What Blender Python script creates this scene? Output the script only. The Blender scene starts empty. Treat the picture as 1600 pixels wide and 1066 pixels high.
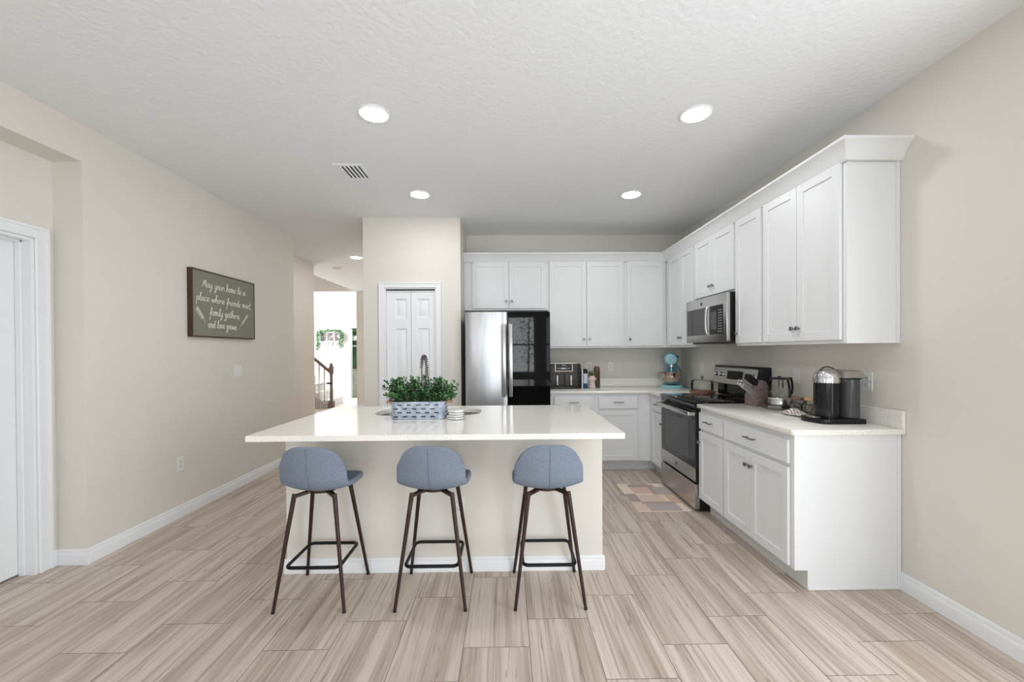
import bpy, bmesh, math, random
from mathutils import Vector, Matrix
random.seed(7)
C = bpy.context.scene.collection
PI = math.pi

# ---------------------------------------------------------------- camera, world, light, exposure
FPX, YAW, ROLL, PITCH, CY, HC = 639.01, 0.0124, -0.0062, -0.0061, 553.17, 1.364
cam_d = bpy.data.cameras.new('camera'); cam = bpy.data.objects.new('camera', cam_d); C.objects.link(cam)
cam_d.sensor_width = 36.0; cam_d.sensor_fit = 'HORIZONTAL'
cam_d.lens = FPX / 1600 * 36.0
cam_d.shift_x = 0.0
cam_d.shift_y = (CY - 533.0) / 1600
cam_d.clip_start = 0.05; cam_d.clip_end = 200
_r = Vector((math.cos(YAW), -math.sin(YAW), 0)); _f = Vector((math.sin(YAW), math.cos(YAW), 0)); _u = Vector((0, 0, 1))
_f2 = _f * math.cos(PITCH) + _u * math.sin(PITCH); _u2 = _u * math.cos(PITCH) - _f * math.sin(PITCH)
_r3 = _r * math.cos(ROLL) + _u2 * math.sin(ROLL); _u3 = _u2 * math.cos(ROLL) - _r * math.sin(ROLL)
_m = Matrix((( _r3.x, _u3.x, -_f2.x, 0), (_r3.y, _u3.y, -_f2.y, 0), (_r3.z, _u3.z, -_f2.z, HC), (0, 0, 0, 1)))
cam.matrix_world = _m
bpy.context.scene.camera = cam

world = bpy.data.worlds.new('world'); bpy.context.scene.world = world; world.use_nodes = True
_bg = world.node_tree.nodes['Background']; _bg.inputs[0].default_value = (0.86, 0.93, 1.0, 1); _bg.inputs[1].default_value = 0.1

vs = bpy.context.scene.view_settings
vs.view_transform = 'Standard'; vs.look = 'None'; vs.exposure = 0.10; vs.gamma = 1.0; vs.use_curve_mapping = False

LAMP_E = 86.0          # recessed ceiling lamps
REAR_W = 13.0         # daylight through each rear window
FOYER_W = 560.0        # daylight in the tall foyer
SIDE_R = 18.5         # fill light at glass doors added to the right wall, out of view
SIDE_L = 4.0         # weaker fill light at a window added to the left wall, out of view
def area_light(name, loc, rot, sx, sy, power, color=(1, 1, 1)):
    d = bpy.data.lights.new(name, 'AREA'); d.shape = 'RECTANGLE'; d.size = sx; d.size_y = sy; d.energy = power; d.color = color
    o = bpy.data.objects.new(name, d); C.objects.link(o); o.location = loc; o.rotation_euler = rot
    return o
# rear wall is at y = -2.6; daylight enters through three openings there
REAR_Y = -2.6
REAR = [(-2.35, -0.75, 0.02, 2.15), (-0.25, 0.80, 0.75, 2.35), (1.05, 2.0, 0.75, 2.35)]
for k, (x0, x1, z0, z1) in enumerate(REAR):
    area_light('window_daylight', ((x0 + x1) / 2, REAR_Y - 0.55, (z0 + z1) / 2), (PI / 2, 0, 0), x1 - x0, z1 - z0,
               REAR_W * (2.7 if k == 1 else 0.7) * (x1 - x0) * (z1 - z0), (0.90, 0.96, 1.0))
SR = (-1.0, 1.35, 0.02, 2.35); SL = (-2.2, -0.2, 0.6, 2.35)      # y0, y1, z0, z1
area_light('side_fill', (2.2317 + 0.30, (SR[0] + SR[1]) / 2, (SR[2] + SR[3]) / 2), (0, PI / 2, 0), SR[3] - SR[2], SR[1] - SR[0], SIDE_R * (SR[1] - SR[0]) * (SR[3] - SR[2]), (0.90, 0.96, 1.0))
area_light('side_fill', (-2.7335 - 0.30, (SL[0] + SL[1]) / 2, (SL[2] + SL[3]) / 2), (0, -PI / 2, 0), SL[3] - SL[2], SL[1] - SL[0], SIDE_L * (SL[1] - SL[0]) * (SL[3] - SL[2]), (0.90, 0.96, 1.0))
area_light('foyer_daylight', (-8.6, 11.2, 2.6), (0, -PI / 2, 0), 4.0, 2.0, FOYER_W, (1.0, 0.99, 0.97))

# ---------------------------------------------------------------- materials
def lin(c):
    return tuple((v / 12.92 if v <= 0.04045 else ((v + 0.055) / 1.055) ** 2.4) for v in c)
def rgb(r, g, b): return lin((r / 255, g / 255, b / 255))
def mat(name, col, rough=0.5, metal=0.0, bump=None, emit=None, trans=0.0, ior=1.45, spec=0.5, coat=0.0, sheen=0.0, alpha=1.0):
    m = bpy.data.materials.new(name); m.use_nodes = True
    nt = m.node_tree; b = nt.nodes['Principled BSDF']
    b.inputs['Base Color'].default_value = (*col, 1); b.inputs['Roughness'].default_value = rough; b.inputs['Metallic'].default_value = metal
    b.inputs['IOR'].default_value = ior; b.inputs['Specular IOR Level'].default_value = spec
    if trans: b.inputs['Transmission Weight'].default_value = trans
    if coat: b.inputs['Coat Weight'].default_value = coat; b.inputs['Coat Roughness'].default_value = 0.05
    if sheen: b.inputs['Sheen Weight'].default_value = sheen
    if alpha < 1: b.inputs['Alpha'].default_value = alpha
    if emit:
        b.inputs['Emission Color'].default_value = (*emit[0], 1); b.inputs['Emission Strength'].default_value = emit[1]
    if bump:
        sc, st, dist = bump[:3]; stretch = bump[3] if len(bump) > 3 else (1, 1, 1)
        tc = nt.nodes.new('ShaderNodeTexCoord'); mp = nt.nodes.new('ShaderNodeMapping'); mp.inputs['Scale'].default_value = stretch
        nz = nt.nodes.new('ShaderNodeTexNoise'); nz.inputs['Scale'].default_value = sc; nz.inputs['Detail'].default_value = 4
        bp = nt.nodes.new('ShaderNodeBump'); bp.inputs['Strength'].default_value = st; bp.inputs['Distance'].default_value = dist
        nt.links.new(tc.outputs['Object'], mp.inputs['Vector']); nt.links.new(mp.outputs[0], nz.inputs['Vector'])
        nt.links.new(nz.outputs['Fac'], bp.inputs['Height']); nt.links.new(bp.outputs[0], b.inputs['Normal'])
    return m
def ramp_mat(name, stops, scale, stretch=(1, 1, 1), detail=5, rough=0.5, metal=0.0, distort=0.0, bump=0.0, spec=0.5, coat=0.0):
    """noise driven colour (a material's own grain or mottling)"""
    m = mat(name, stops[0][1], rough, metal, spec=spec, coat=coat); nt = m.node_tree; b = nt.nodes['Principled BSDF']
    tc = nt.nodes.new('ShaderNodeTexCoord'); mp = nt.nodes.new('ShaderNodeMapping'); mp.inputs['Scale'].default_value = stretch
    nz = nt.nodes.new('ShaderNodeTexNoise'); nz.inputs['Scale'].default_value = scale; nz.inputs['Detail'].default_value = detail; nz.inputs['Distortion'].default_value = distort
    rp = nt.nodes.new('ShaderNodeValToRGB'); cr = rp.color_ramp
    cr.elements[0].position = stops[0][0]; cr.elements[0].color = (*stops[0][1], 1)
    cr.elements[1].position = stops[-1][0]; cr.elements[1].color = (*stops[-1][1], 1)
    for p, c in stops[1:-1]:
        e = cr.elements.new(p); e.color = (*c, 1)
    nt.links.new(tc.outputs['Object'], mp.inputs['Vector']); nt.links.new(mp.outputs[0], nz.inputs['Vector'])
    nt.links.new(nz.outputs['Fac'], rp.inputs[0]); nt.links.new(rp.outputs[0], b.inputs['Base Color'])
    if bump:
        bp = nt.nodes.new('ShaderNodeBump'); bp.inputs['Strength'].default_value = bump; bp.inputs['Distance'].default_value = 0.002
        nt.links.new(nz.outputs['Fac'], bp.inputs['Height']); nt.links.new(bp.outputs[0], b.inputs['Normal'])
    return m

M = {}
M['wall'] = mat('wall_paint', rgb(227, 222, 214), 0.75, bump=(90, 0.12, 0.004), spec=0.25)
M['ceiling'] = mat('ceiling_texture', rgb(241, 242, 244), 0.95, bump=(34, 0.5, 0.010), spec=0.15)
M['trim'] = mat('trim_white', rgb(238, 239, 241), 0.35)
M['cab'] = mat('cabinet_white', rgb(234, 235, 236), 0.38)
M['toe'] = mat('toe_kick_white', rgb(225, 226, 228), 0.5)
M['quartz'] = ramp_mat('quartz_cream', [(0.3, rgb(226, 220, 211)), (0.5, rgb(246, 242, 235)), (0.7, rgb(251, 248, 243))], 160, rough=0.10, spec=0.6)
M['nickel'] = mat('brushed_nickel', rgb(140, 138, 136), 0.32, 1.0)
M['nickel_bright'] = mat('bright_nickel', rgb(214, 212, 209), 0.3, 1.0)
M['chrome'] = mat('chrome', rgb(225, 225, 228), 0.06, 1.0)
M['steel'] = mat('stainless', rgb(196, 195, 194), 0.26, 1.0, bump=(6, 0.05, 0.02, (14, 14, 0.5)))
M['steel_fridge'] = mat('stainless_door', rgb(186, 186, 188), 0.32, 1.0, bump=(3.0, 0.12, 0.05, (2.2, 1, 0.35)))
M['steel_dark'] = mat('dark_stainless', rgb(120, 116, 113), 0.32, 1.0)
M['black_gloss'] = mat('black_glass', rgb(6, 6, 8), 0.03, spec=0.22)
M['black'] = mat('black_plastic', rgb(18, 18, 20), 0.4)
M['black_machine'] = mat('gloss_black_plastic', rgb(13, 14, 17), 0.2)
M['black_soft'] = mat('black_satin', rgb(24, 24, 27), 0.3)
M['oven_glass'] = mat('oven_window', rgb(62, 61, 62), 0.08, spec=0.6)
M['oven_black'] = mat('oven_door_glass', rgb(34, 33, 35), 0.07, spec=0.6)
M['fabric'] = ramp_mat('stool_fabric', [(0.3, rgb(112, 121, 137)), (0.7, rgb(140, 149, 165))], 260, rough=0.9, bump=0.25, spec=0.2)
M['seam'] = mat('stool_seam', rgb(98, 106, 126), 0.9)
M['walnut'] = ramp_mat('stool_leg_brown', [(0.35, rgb(36, 19, 16)), (0.65, rgb(58, 34, 28))], 30, (4, 4, 0.6), rough=0.38)
M['black_metal'] = mat('black_metal', rgb(9, 10, 14), 0.4, spec=0.3)
M['galv'] = ramp_mat('galvanised_tin', [(0.3, rgb(150, 162, 178)), (0.55, rgb(188, 198, 212)), (0.75, rgb(222, 228, 236))], 34, rough=0.45, metal=0.35)
M['dark_slot'] = mat('dark_slot', rgb(24, 27, 36), 0.8)
M['rope'] = ramp_mat('jute', [(0.3, rgb(150, 112, 80)), (0.7, rgb(198, 160, 124))], 90, rough=0.9)
def leaf_mat(name, cs):
    m = mat(name, cs[0], 0.5); nt = m.node_tree; b = nt.nodes['Principled BSDF']
    g = nt.nodes.new('ShaderNodeNewGeometry'); rp = nt.nodes.new('ShaderNodeValToRGB'); cr = rp.color_ramp
    cr.elements[0].color = (*cs[0], 1); cr.elements[1].color = (*cs[-1], 1)
    for i, c in enumerate(cs[1:-1]):
        e = cr.elements.new((i + 1) / (len(cs) - 1)); e.color = (*c, 1)
    nt.links.new(g.outputs['Random Per Island'], rp.inputs[0]); nt.links.new(rp.outputs[0], b.inputs['Base Color'])
    return m
M['leaf'] = leaf_mat('boxwood_leaf', [rgb(34, 70, 46), rgb(54, 96, 60), rgb(76, 118, 76), rgb(120, 158, 92)])
M['leaf2'] = leaf_mat('garland_leaf', [rgb(60, 96, 70), rgb(96, 140, 104), rgb(140, 176, 140)])
M['leaf3'] = leaf_mat('small_plant_leaf', [rgb(60, 72, 40), rgb(96, 104, 62), rgb(150, 150, 100)])
def thin_leaf():
    m = bpy.data.materials.new('thin_leaf'); m.use_nodes = True; nt = m.node_tree; nt.nodes.clear()
    o = nt.nodes.new('ShaderNodeOutputMaterial'); d = nt.nodes.new('ShaderNodeBsdfDiffuse'); t = nt.nodes.new('ShaderNodeBsdfTranslucent'); mx = nt.nodes.new('ShaderNodeMixShader')
    d.inputs[0].default_value = (*rgb(120, 150, 130), 1); t.inputs[0].default_value = (*rgb(170, 196, 180), 1); mx.inputs[0].default_value = 0.6
    nt.links.new(d.outputs[0], mx.inputs[1]); nt.links.new(t.outputs[0], mx.inputs[2]); nt.links.new(mx.outputs[0], o.inputs[0]); return m
M['leaf_thin'] = thin_leaf()
M['stem'] = mat('stem_brown', rgb(92, 84, 58), 0.8)
M['soil'] = mat('dark_moss', rgb(30, 44, 32), 0.9)
M['white'] = mat('white_plastic', rgb(236, 235, 232), 0.4)
M['white_gloss'] = mat('white_ceramic', rgb(240, 239, 236), 0.15)
M['coaster_edge'] = mat('coaster_marble', rgb(236, 235, 233), 0.3)
M['coaster_line'] = mat('coaster_line', rgb(90, 88, 90), 0.4)
M['sign_face'] = ramp_mat('sage_board', [(0.3, rgb(126, 126, 112)), (0.7, rgb(142, 142, 128))], 12, (1, 3, 20), rough=0.75)
M['sign_frame'] = ramp_mat('dark_walnut', [(0.3, rgb(52, 36, 28)), (0.7, rgb(86, 60, 46))], 20, (6, 6, 1), rough=0.55)
M['chalk'] = mat('white_lettering', rgb(228, 226, 214), 0.8)
M['aqua'] = mat('aqua_enamel', rgb(146, 204, 214), 0.18, spec=0.6, coat=0.4)
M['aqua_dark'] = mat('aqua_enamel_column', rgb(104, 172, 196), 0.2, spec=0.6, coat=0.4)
M['bronze'] = mat('polished_steel_bowl', rgb(190, 176, 164), 0.12, 1.0)
M['wood_red'] = ramp_mat('reddish_wood', [(0.3, rgb(110, 74, 60)), (0.7, rgb(156, 112, 92))], 20, (3, 14, 3), rough=0.4)
M['wood_block'] = ramp_mat('knife_block_wood', [(0.3, rgb(104, 86, 84)), (0.7, rgb(138, 120, 117))], 24, (2, 14, 2), rough=0.5)
M['wood_light'] = ramp_mat('light_wood', [(0.3, rgb(186, 142, 96)), (0.7, rgb(214, 176, 130))], 20, (2, 12, 12), rough=0.55)
def glass_mat(name, tint, rough=0.02):
    m = bpy.data.materials.new(name); m.use_nodes = True; nt = m.node_tree; nt.nodes.clear()
    o = nt.nodes.new('ShaderNodeOutputMaterial'); t = nt.nodes.new('ShaderNodeBsdfTransparent'); t.inputs[0].default_value = (*tint, 1)
    g = nt.nodes.new('ShaderNodeBsdfGlossy'); g.inputs['Roughness'].default_value = rough
    lw = nt.nodes.new('ShaderNodeFresnel'); lw.inputs[0].default_value = 1.28
    mx = nt.nodes.new('ShaderNodeMixShader'); nt.links.new(lw.outputs[0], mx.inputs[0]); nt.links.new(t.outputs[0], mx.inputs[1]); nt.links.new(g.outputs[0], mx.inputs[2])
    nt.links.new(mx.outputs[0], o.inputs[0]); return m
M['glass'] = glass_mat('clear_glass', (0.93, 0.94, 0.93))
M['glass_smoke'] = glass_mat('smoky_tank', (0.30, 0.30, 0.32), 0.05)
M['tank'] = mat('smoky_tank_core', rgb(74, 73, 76), 0.12)
M['silver'] = mat('silver_plastic', rgb(176, 172, 168), 0.3, 0.7)
M['blue'] = mat('blue_label', rgb(44, 84, 128), 0.4)
M['label_white'] = mat('pale_blue_label', rgb(206, 214, 232), 0.4)
M['olive'] = mat('olive_coating', rgb(74, 66, 42), 0.5)
M['bronze_cap'] = mat('bottle_cap_brown', rgb(110, 82, 66), 0.4)
M['pink'] = mat('blush_ceramic', rgb(226, 206, 202), 0.5)
M['fryer'] = mat('fryer_charcoal', rgb(66, 60, 57), 0.38, 0.3)
M['fryer_dark'] = mat('fryer_black', rgb(26, 24, 25), 0.35)
M['fryer_trim'] = mat('fryer_trim_copper', rgb(190, 168, 156), 0.3, 0.6)
M['handle_bright'] = mat('bright_handle', rgb(232, 230, 226), 0.28, 0.4)
M['text_white'] = mat('printed_white', rgb(235, 235, 235), 0.5)
M['rail_wood'] = ramp_mat('stair_wood', [(0.3, rgb(96, 80, 74)), (0.7, rgb(128, 110, 104))], 16, (6, 6, 6), rough=0.5)
M['gate'] = mat('gate_metal', rgb(196, 192, 188), 0.5)
M['green_wall'] = mat('green_wall_paint', rgb(104, 138, 110), 0.7)
M['foyer'] = mat('foyer_white_wall', rgb(226, 226, 225), 0.8)
M['foyer_floor'] = mat('foyer_tile', rgb(226, 222, 218), 0.5)
M['dark_thing'] = mat('dark_grey_plastic', rgb(60, 62, 62), 0.5)
M['lamp'] = mat('lamp_diffuser', (1, 1, 1), 0.5, emit=((0.97, 0.99, 1.0), LAMP_E))
M['vent_dark'] = mat('vent_dark', rgb(38, 38, 40), 0.8)
M['cloth'] = None
def cloth_mat():
    m = mat('striped_cloth', rgb(220, 206, 194), 0.9); nt = m.node_tree; b = nt.nodes['Principled BSDF']
    tc = nt.nodes.new('ShaderNodeTexCoord'); w = nt.nodes.new('ShaderNodeTexWave'); w.inputs['Scale'].default_value = 22; w.inputs['Distortion'].default_value = 3
    rp = nt.nodes.new('ShaderNodeValToRGB'); rp.color_ramp.elements[0].color = (*rgb(140, 126, 120), 1); rp.color_ramp.elements[0].position = 0.12
    rp.color_ramp.elements[1].color = (*rgb(224, 216, 210), 1); rp.color_ramp.elements[1].position = 0.4
    nt.links.new(tc.outputs['Object'], w.inputs['Vector']); nt.links.new(w.outputs['Fac'], rp.inputs[0]); nt.links.new(rp.outputs[0], b.inputs['Base Color'])
    return m
M['cloth'] = cloth_mat()
M['coffee_pods'] = ramp_mat('jar_contents', [(0.35, rgb(70, 60, 58)), (0.5, rgb(140, 132, 130)), (0.65, rgb(196, 180, 170))], 60, rough=0.5)

def floor_mat():
    m = mat('wood_look_tile', rgb(200, 184, 172), 0.32, spec=0.4); nt = m.node_tree; N = nt.nodes; Lk = nt.links; b = N['Principled BSDF']
    def math_(op, a, b_=None, v2=None):
        n = N.new('ShaderNodeMath'); n.operation = op
        for i, s in enumerate((a, b_, v2)):
            if s is None: continue
            if isinstance(s, (int, float)): n.inputs[i].default_value = s
            else: Lk.new(s, n.inputs[i])
        return n.outputs[0]
    tc = N.new('ShaderNodeTexCoord'); sx = N.new('ShaderNodeSeparateXYZ'); Lk.new(tc.outputs['Object'], sx.inputs[0])
    X, Y = sx.outputs[0], sx.outputs[1]
    W_, L_ = 0.3066, 0.5845
    cx = math_('DIVIDE', math_('ADD', X, 0.2095 + W_ * 60), W_)
    col = math_('FLOOR', cx); fx = math_('FRACT', cx)
    off = math_('MULTIPLY', math_('MODULO', col, 3.0), 0.195)
    cy = math_('DIVIDE', math_('SUBTRACT', math_('ADD', Y, L_ * 60 - 1.879), off), L_)
    row = math_('FLOOR', cy); fy = math_('FRACT', cy)
    # grout mask
    ex = math_('MULTIPLY', math_('MINIMUM', fx, math_('SUBTRACT', 1.0, fx)), W_)
    ey = math_('MULTIPLY', math_('MINIMUM', fy, math_('SUBTRACT', 1.0, fy)), L_)
    e = math_('MINIMUM', ex, ey)
    gm = N.new('ShaderNodeMapRange'); gm.inputs['From Min'].default_value = 0.0008; gm.inputs['From Max'].default_value = 0.0022; Lk.new(e, gm.inputs['Value'])
    # random per tile
    cv = N.new('ShaderNodeCombineXYZ'); Lk.new(col, cv.inputs[0]); Lk.new(row, cv.inputs[1])
    wn = N.new('ShaderNodeTexWhiteNoise'); wn.noise_dimensions = '2D'; Lk.new(cv.outputs[0], wn.inputs['Vector'])
    rs = N.new('ShaderNodeSeparateColor'); Lk.new(wn.outputs['Color'], rs.inputs[0])
    ox = math_('MULTIPLY_ADD', rs.outputs[0], 40.0, X); oy = math_('MULTIPLY_ADD', rs.outputs[1], 40.0, Y)
    def vein(sx_, sy_, scale, dist, lo, hi, det=4):
        c2 = N.new('ShaderNodeCombineXYZ'); Lk.new(math_('MULTIPLY', ox, sx_), c2.inputs[0]); Lk.new(math_('MULTIPLY', oy, sy_), c2.inputs[1]); Lk.new(math_('MULTIPLY', rs.outputs[2], 30.0), c2.inputs[2])
        nz = N.new('ShaderNodeTexNoise'); nz.inputs['Scale'].default_value = scale; nz.inputs['Detail'].default_value = det; nz.inputs['Distortion'].default_value = dist; nz.inputs['Roughness'].default_value = 0.55
        Lk.new(c2.outputs[0], nz.inputs['Vector'])
        mr = N.new('ShaderNodeMapRange'); mr.inputs['From Min'].default_value = lo; mr.inputs['From Max'].default_value = hi; mr.interpolation_type = 'SMOOTHSTEP'; Lk.new(nz.outputs['Fac'], mr.inputs['Value'])
        return mr.outputs[0]
    broad = vein(9.0, 0.5, 1.6, 0.25, 0.42, 0.66)
    fine = vein(34.0, 0.7, 1.6, 0.3, 0.46, 0.72, 6)
    thin = vein(16.0, 0.45, 1.5, 0.5, 0.485, 0.515, 2)
    tri = math_('SUBTRACT', 1.0, math_('ABSOLUTE', math_('MULTIPLY_ADD', thin, 2.0, -1.0)))     # narrow dark lines where the noise crosses its middle
    light, mid, dark = rgb(213, 199, 186), rgb(178, 159, 145), rgb(126, 105, 92)
    def mix(fac, a, b_):
        n = N.new('ShaderNodeMix'); n.data_type = 'RGBA'
        if isinstance(fac, (int, float)): n.inputs[0].default_value = fac
        else: Lk.new(fac, n.inputs[0])
        for i, s in ((6, a), (7, b_)):
            if isinstance(s, tuple): n.inputs[i].default_value = (*s, 1)
            else: Lk.new(s, n.inputs[i])
        return n.outputs[2]
    c = mix(math_('MULTIPLY', broad, 0.85), light, mid)
    c = mix(math_('MULTIPLY', fine, 0.55), c, dark)
    c = mix(math_('MULTIPLY', tri, 0.62), c, dark)
    tone = math_('MULTIPLY', rs.outputs[2], 0.22)
    c = mix(tone, c, mid)
    c = mix(gm.outputs[0], rgb(112, 98, 90), c)
    Lk.new(c, b.inputs['Base Color'])
    bp = N.new('ShaderNodeBump'); bp.inputs['Strength'].default_value = 0.4; bp.inputs['Distance'].default_value = 0.002
    Lk.new(gm.outputs[0], bp.inputs['Height']); Lk.new(bp.outputs[0], b.inputs['Normal'])
    return m
M['floor'] = floor_mat()

# ---------------------------------------------------------------- mesh helpers
class MB:
    def __init__(s): s.bm = bmesh.new(); s.mi = 0
    def _tag(s, fs):
        for f in fs: f.material_index = s.mi
    def box(s, x0, x1, y0, y1, z0, z1, bev=0.0, seg=1):
        v = [s.bm.verts.new(p) for p in ((x0,y0,z0),(x1,y0,z0),(x1,y1,z0),(x0,y1,z0),(x0,y0,z1),(x1,y0,z1),(x1,y1,z1),(x0,y1,z1))]
        fs = [s.bm.faces.new([v[i] for i in q]) for q in ((3,2,1,0),(4,5,6,7),(0,1,5,4),(1,2,6,5),(2,3,7,6),(3,0,4,7))]
        s._tag(fs)
        if bev > 0:
            es = list({e for f in fs for e in f.edges})
            r = bmesh.ops.bevel(s.bm, geom=es, offset=bev, segments=seg, affect='EDGES', profile=0.5)
            s._tag(r['faces'])
        return s
    def quad(s, *pts):
        s._tag([s.bm.faces.new([s.bm.verts.new(p) for p in pts])]); return s
    def prism(s, pts, vec, bev=0.0):
        """closed polygon (3d points, any winding) swept by vec"""
        vec = Vector(vec)
        a = [s.bm.verts.new(p) for p in pts]; b = [s.bm.verts.new(Vector(p) + vec) for p in pts]; n = len(a)
        fs = [s.bm.faces.new(a), s.bm.faces.new(list(reversed(b)))]
        for i in range(n): fs.append(s.bm.faces.new((a[i], b[i], b[(i+1) % n], a[(i+1) % n])))
        bmesh.ops.recalc_face_normals(s.bm, faces=fs); s._tag(fs)
        if bev > 0:
            r = bmesh.ops.bevel(s.bm, geom=list({e for f in fs for e in f.edges}), offset=bev, segments=2, affect='EDGES', profile=0.5); s._tag(r['faces'])
        return s
    def ring(s, c, ax, r, n, up=None):
        ax = Vector(ax).normalized(); t = Vector((0,0,1)) if abs(ax.z) < 0.9 else Vector((1,0,0))
        a = ax.cross(t).normalized(); b = ax.cross(a)
        return [s.bm.verts.new(Vector(c) + a * (r * math.cos(2*PI*i/n)) + b * (r * math.sin(2*PI*i/n))) for i in range(n)]
    def loft(s, rings, caps=True):
        fs = []
        for p, q in zip(rings, rings[1:]):
            n = len(p)
            for i in range(n): fs.append(s.bm.faces.new((p[i], p[(i+1)%n], q[(i+1)%n], q[i])))
        if caps:
            fs.append(s.bm.faces.new(list(reversed(rings[0])))); fs.append(s.bm.faces.new(rings[-1]))
        bmesh.ops.recalc_face_normals(s.bm, faces=fs); s._tag(fs); return s
    def cone(s, p0, p1, r0, r1, n=16):
        ax = Vector(p1) - Vector(p0)
        return s.loft([s.ring(p0, ax, r0, n), s.ring(p1, ax, r1, n)])
    def cyl(s, p0, p1, r, n=16): return s.cone(p0, p1, r, r, n)
    def tube(s, pts, r, n=8, closed=False):
        pts = [Vector(p) for p in pts]; N_ = len(pts); rings = []
        prev = None
        for i, p in enumerate(pts):
            if closed: t = pts[(i+1) % N_] - pts[i-1]
            else: t = pts[min(i+1, N_-1)] - pts[max(i-1, 0)]
            t = t.normalized() if t.length > 1e-9 else Vector((0,0,1))
            if prev is None:
                ref = Vector((0,0,1)) if abs(t.z) < 0.9 else Vector((1,0,0)); a = t.cross(ref).normalized()
            else:
                a = (prev - t * prev.dot(t))
                a = a.normalized() if a.length > 1e-6 else t.orthogonal().normalized()
            prev = a; b = t.cross(a); rr = r[i] if isinstance(r, (list, tuple)) else r
            rings.append([s.bm.verts.new(p + a * (rr*math.cos(2*PI*k/n)) + b * (rr*math.sin(2*PI*k/n))) for k in range(n)])
        if closed:
            # close by connecting last to first with the best rotation
            last, first = rings[-1], rings[0]
            k0 = min(range(n), key=lambda k: (last[0].co - first[k].co).length)
            rings2 = rings + [first[k0:] + first[:k0]]
            return s.loft(rings2, caps=False)
        return s.loft(rings)
    def lathe(s, prof, c=(0,0,0), n=32, axis='z', sx=1.0, sy=1.0):
        """prof: (r, h) pairs; r = 0 closes"""
        rings = []; fs = []
        cx, cy, cz = c
        def P(r, h, a):
            x, y = r*math.cos(a)*sx, r*math.sin(a)*sy
            if axis == 'z': return (cx+x, cy+y, cz+h)
            if axis == 'x': return (cx+h, cy+x, cz+y)
            return (cx+x, cy+h, cz+y)
        for r, h in prof:
            if r < 1e-6: rings.append([s.bm.verts.new(P(0, h, 0))])
            else: rings.append([s.bm.verts.new(P(r, h, 2*PI*i/n)) for i in range(n)])
        for p, q in zip(rings, rings[1:]):
            for i in range(n):
                if len(p) == 1 and len(q) == 1: continue
                if len(p) == 1: fs.append(s.bm.faces.new((p[0], q[(i+1)%n], q[i])))
                elif len(q) == 1: fs.append(s.bm.faces.new((p[i], p[(i+1)%n], q[0])))
                else: fs.append(s.bm.faces.new((p[i], p[(i+1)%n], q[(i+1)%n], q[i])))
        bmesh.ops.recalc_face_normals(s.bm, faces=fs); s._tag(fs); return s
    def xform(s, m):
        bmesh.ops.transform(s.bm, matrix=m, verts=s.bm.verts); return s
    def build(s, name, m, parent=None, smooth=True, angle=35):
        me = bpy.data.meshes.new(name)
        if parent is not None:
            bmesh.ops.translate(s.bm, vec=-ORG.get(parent.name, Vector((0,0,0))), verts=s.bm.verts)
        s.bm.to_mesh(me); s.bm.free()
        for mm in (m if isinstance(m, (list, tuple)) else [m]): me.materials.append(mm)
        if smooth:
            me.polygons.foreach_set('use_smooth', [True] * len(me.polygons)); me.set_sharp_from_angle(angle=math.radians(angle))
        o = bpy.data.objects.new(name, me); C.objects.link(o)
        if parent is not None:
            o.parent = parent; ORG[o.name] = ORG.get(parent.name, Vector((0,0,0)))
        return o
ORG = {}
def tag(o, label=None, cat=None, group=None, kind=None):
    if label: o['label'] = label
    if cat: o['category'] = cat
    if group: o['group'] = group
    if kind: o['kind'] = kind
    return o
def thing(name, loc, label, cat, group=None, kind=None):
    o = bpy.data.objects.new(name, None); C.objects.link(o); o.location = loc; o.empty_display_size = 0.05
    ORG[o.name] = Vector(loc)
    return tag(o, label, cat, group, kind)
def struct(o): o['kind'] = 'structure'; return o
def dup(root, loc, label=None, group=None, rz=0):
    r = root.copy(); C.objects.link(r); r.location = loc; r.rotation_euler = (0, 0, rz)
    if label: r['label'] = label
    if group: r['group'] = group
    for ch in list(root.children):
        c = ch.copy(); C.objects.link(c); c.parent = r
        for g in list(ch.children):
            d = g.copy(); C.objects.link(d); d.parent = c
    return r
def catmull(pts, k=6):
    pts = [Vector(p) for p in pts]; out = []
    if len(pts) < 3: return pts
    for i in range(len(pts) - 1):
        p0, p1, p2, p3 = pts[max(i-1,0)], pts[i], pts[i+1], pts[min(i+2, len(pts)-1)]
        for j in range(k):
            t = j / k
            out.append(0.5*((2*p1) + (p2-p0)*t + (2*p0-5*p1+4*p2-p3)*t*t + (3*p1-p0-3*p2+p3)*t*t*t))
    out.append(pts[-1]); return out

# ---------------------------------------------------------------- room shell
W, XL, H, YB = 2.2317, -2.7335, 2.8467, 5.222        # right wall, left wall, ceiling, kitchen back wall
NX, NY1, NZ = -2.925, 2.68, 2.605                      # niche in the left wall
PX0, PX1, PY = -1.578, -0.508, 4.53                    # pantry block
HX, HY0, HY1 = -3.25, 5.29, 6.95                       # hall wall
FY = 9.97                                              # wall at the end of the hall
EX = -3.672                                            # edge of the hall ceiling along the stairwell
BK = 12.2                                              # foyer back wall
UP = 5.4

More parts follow.
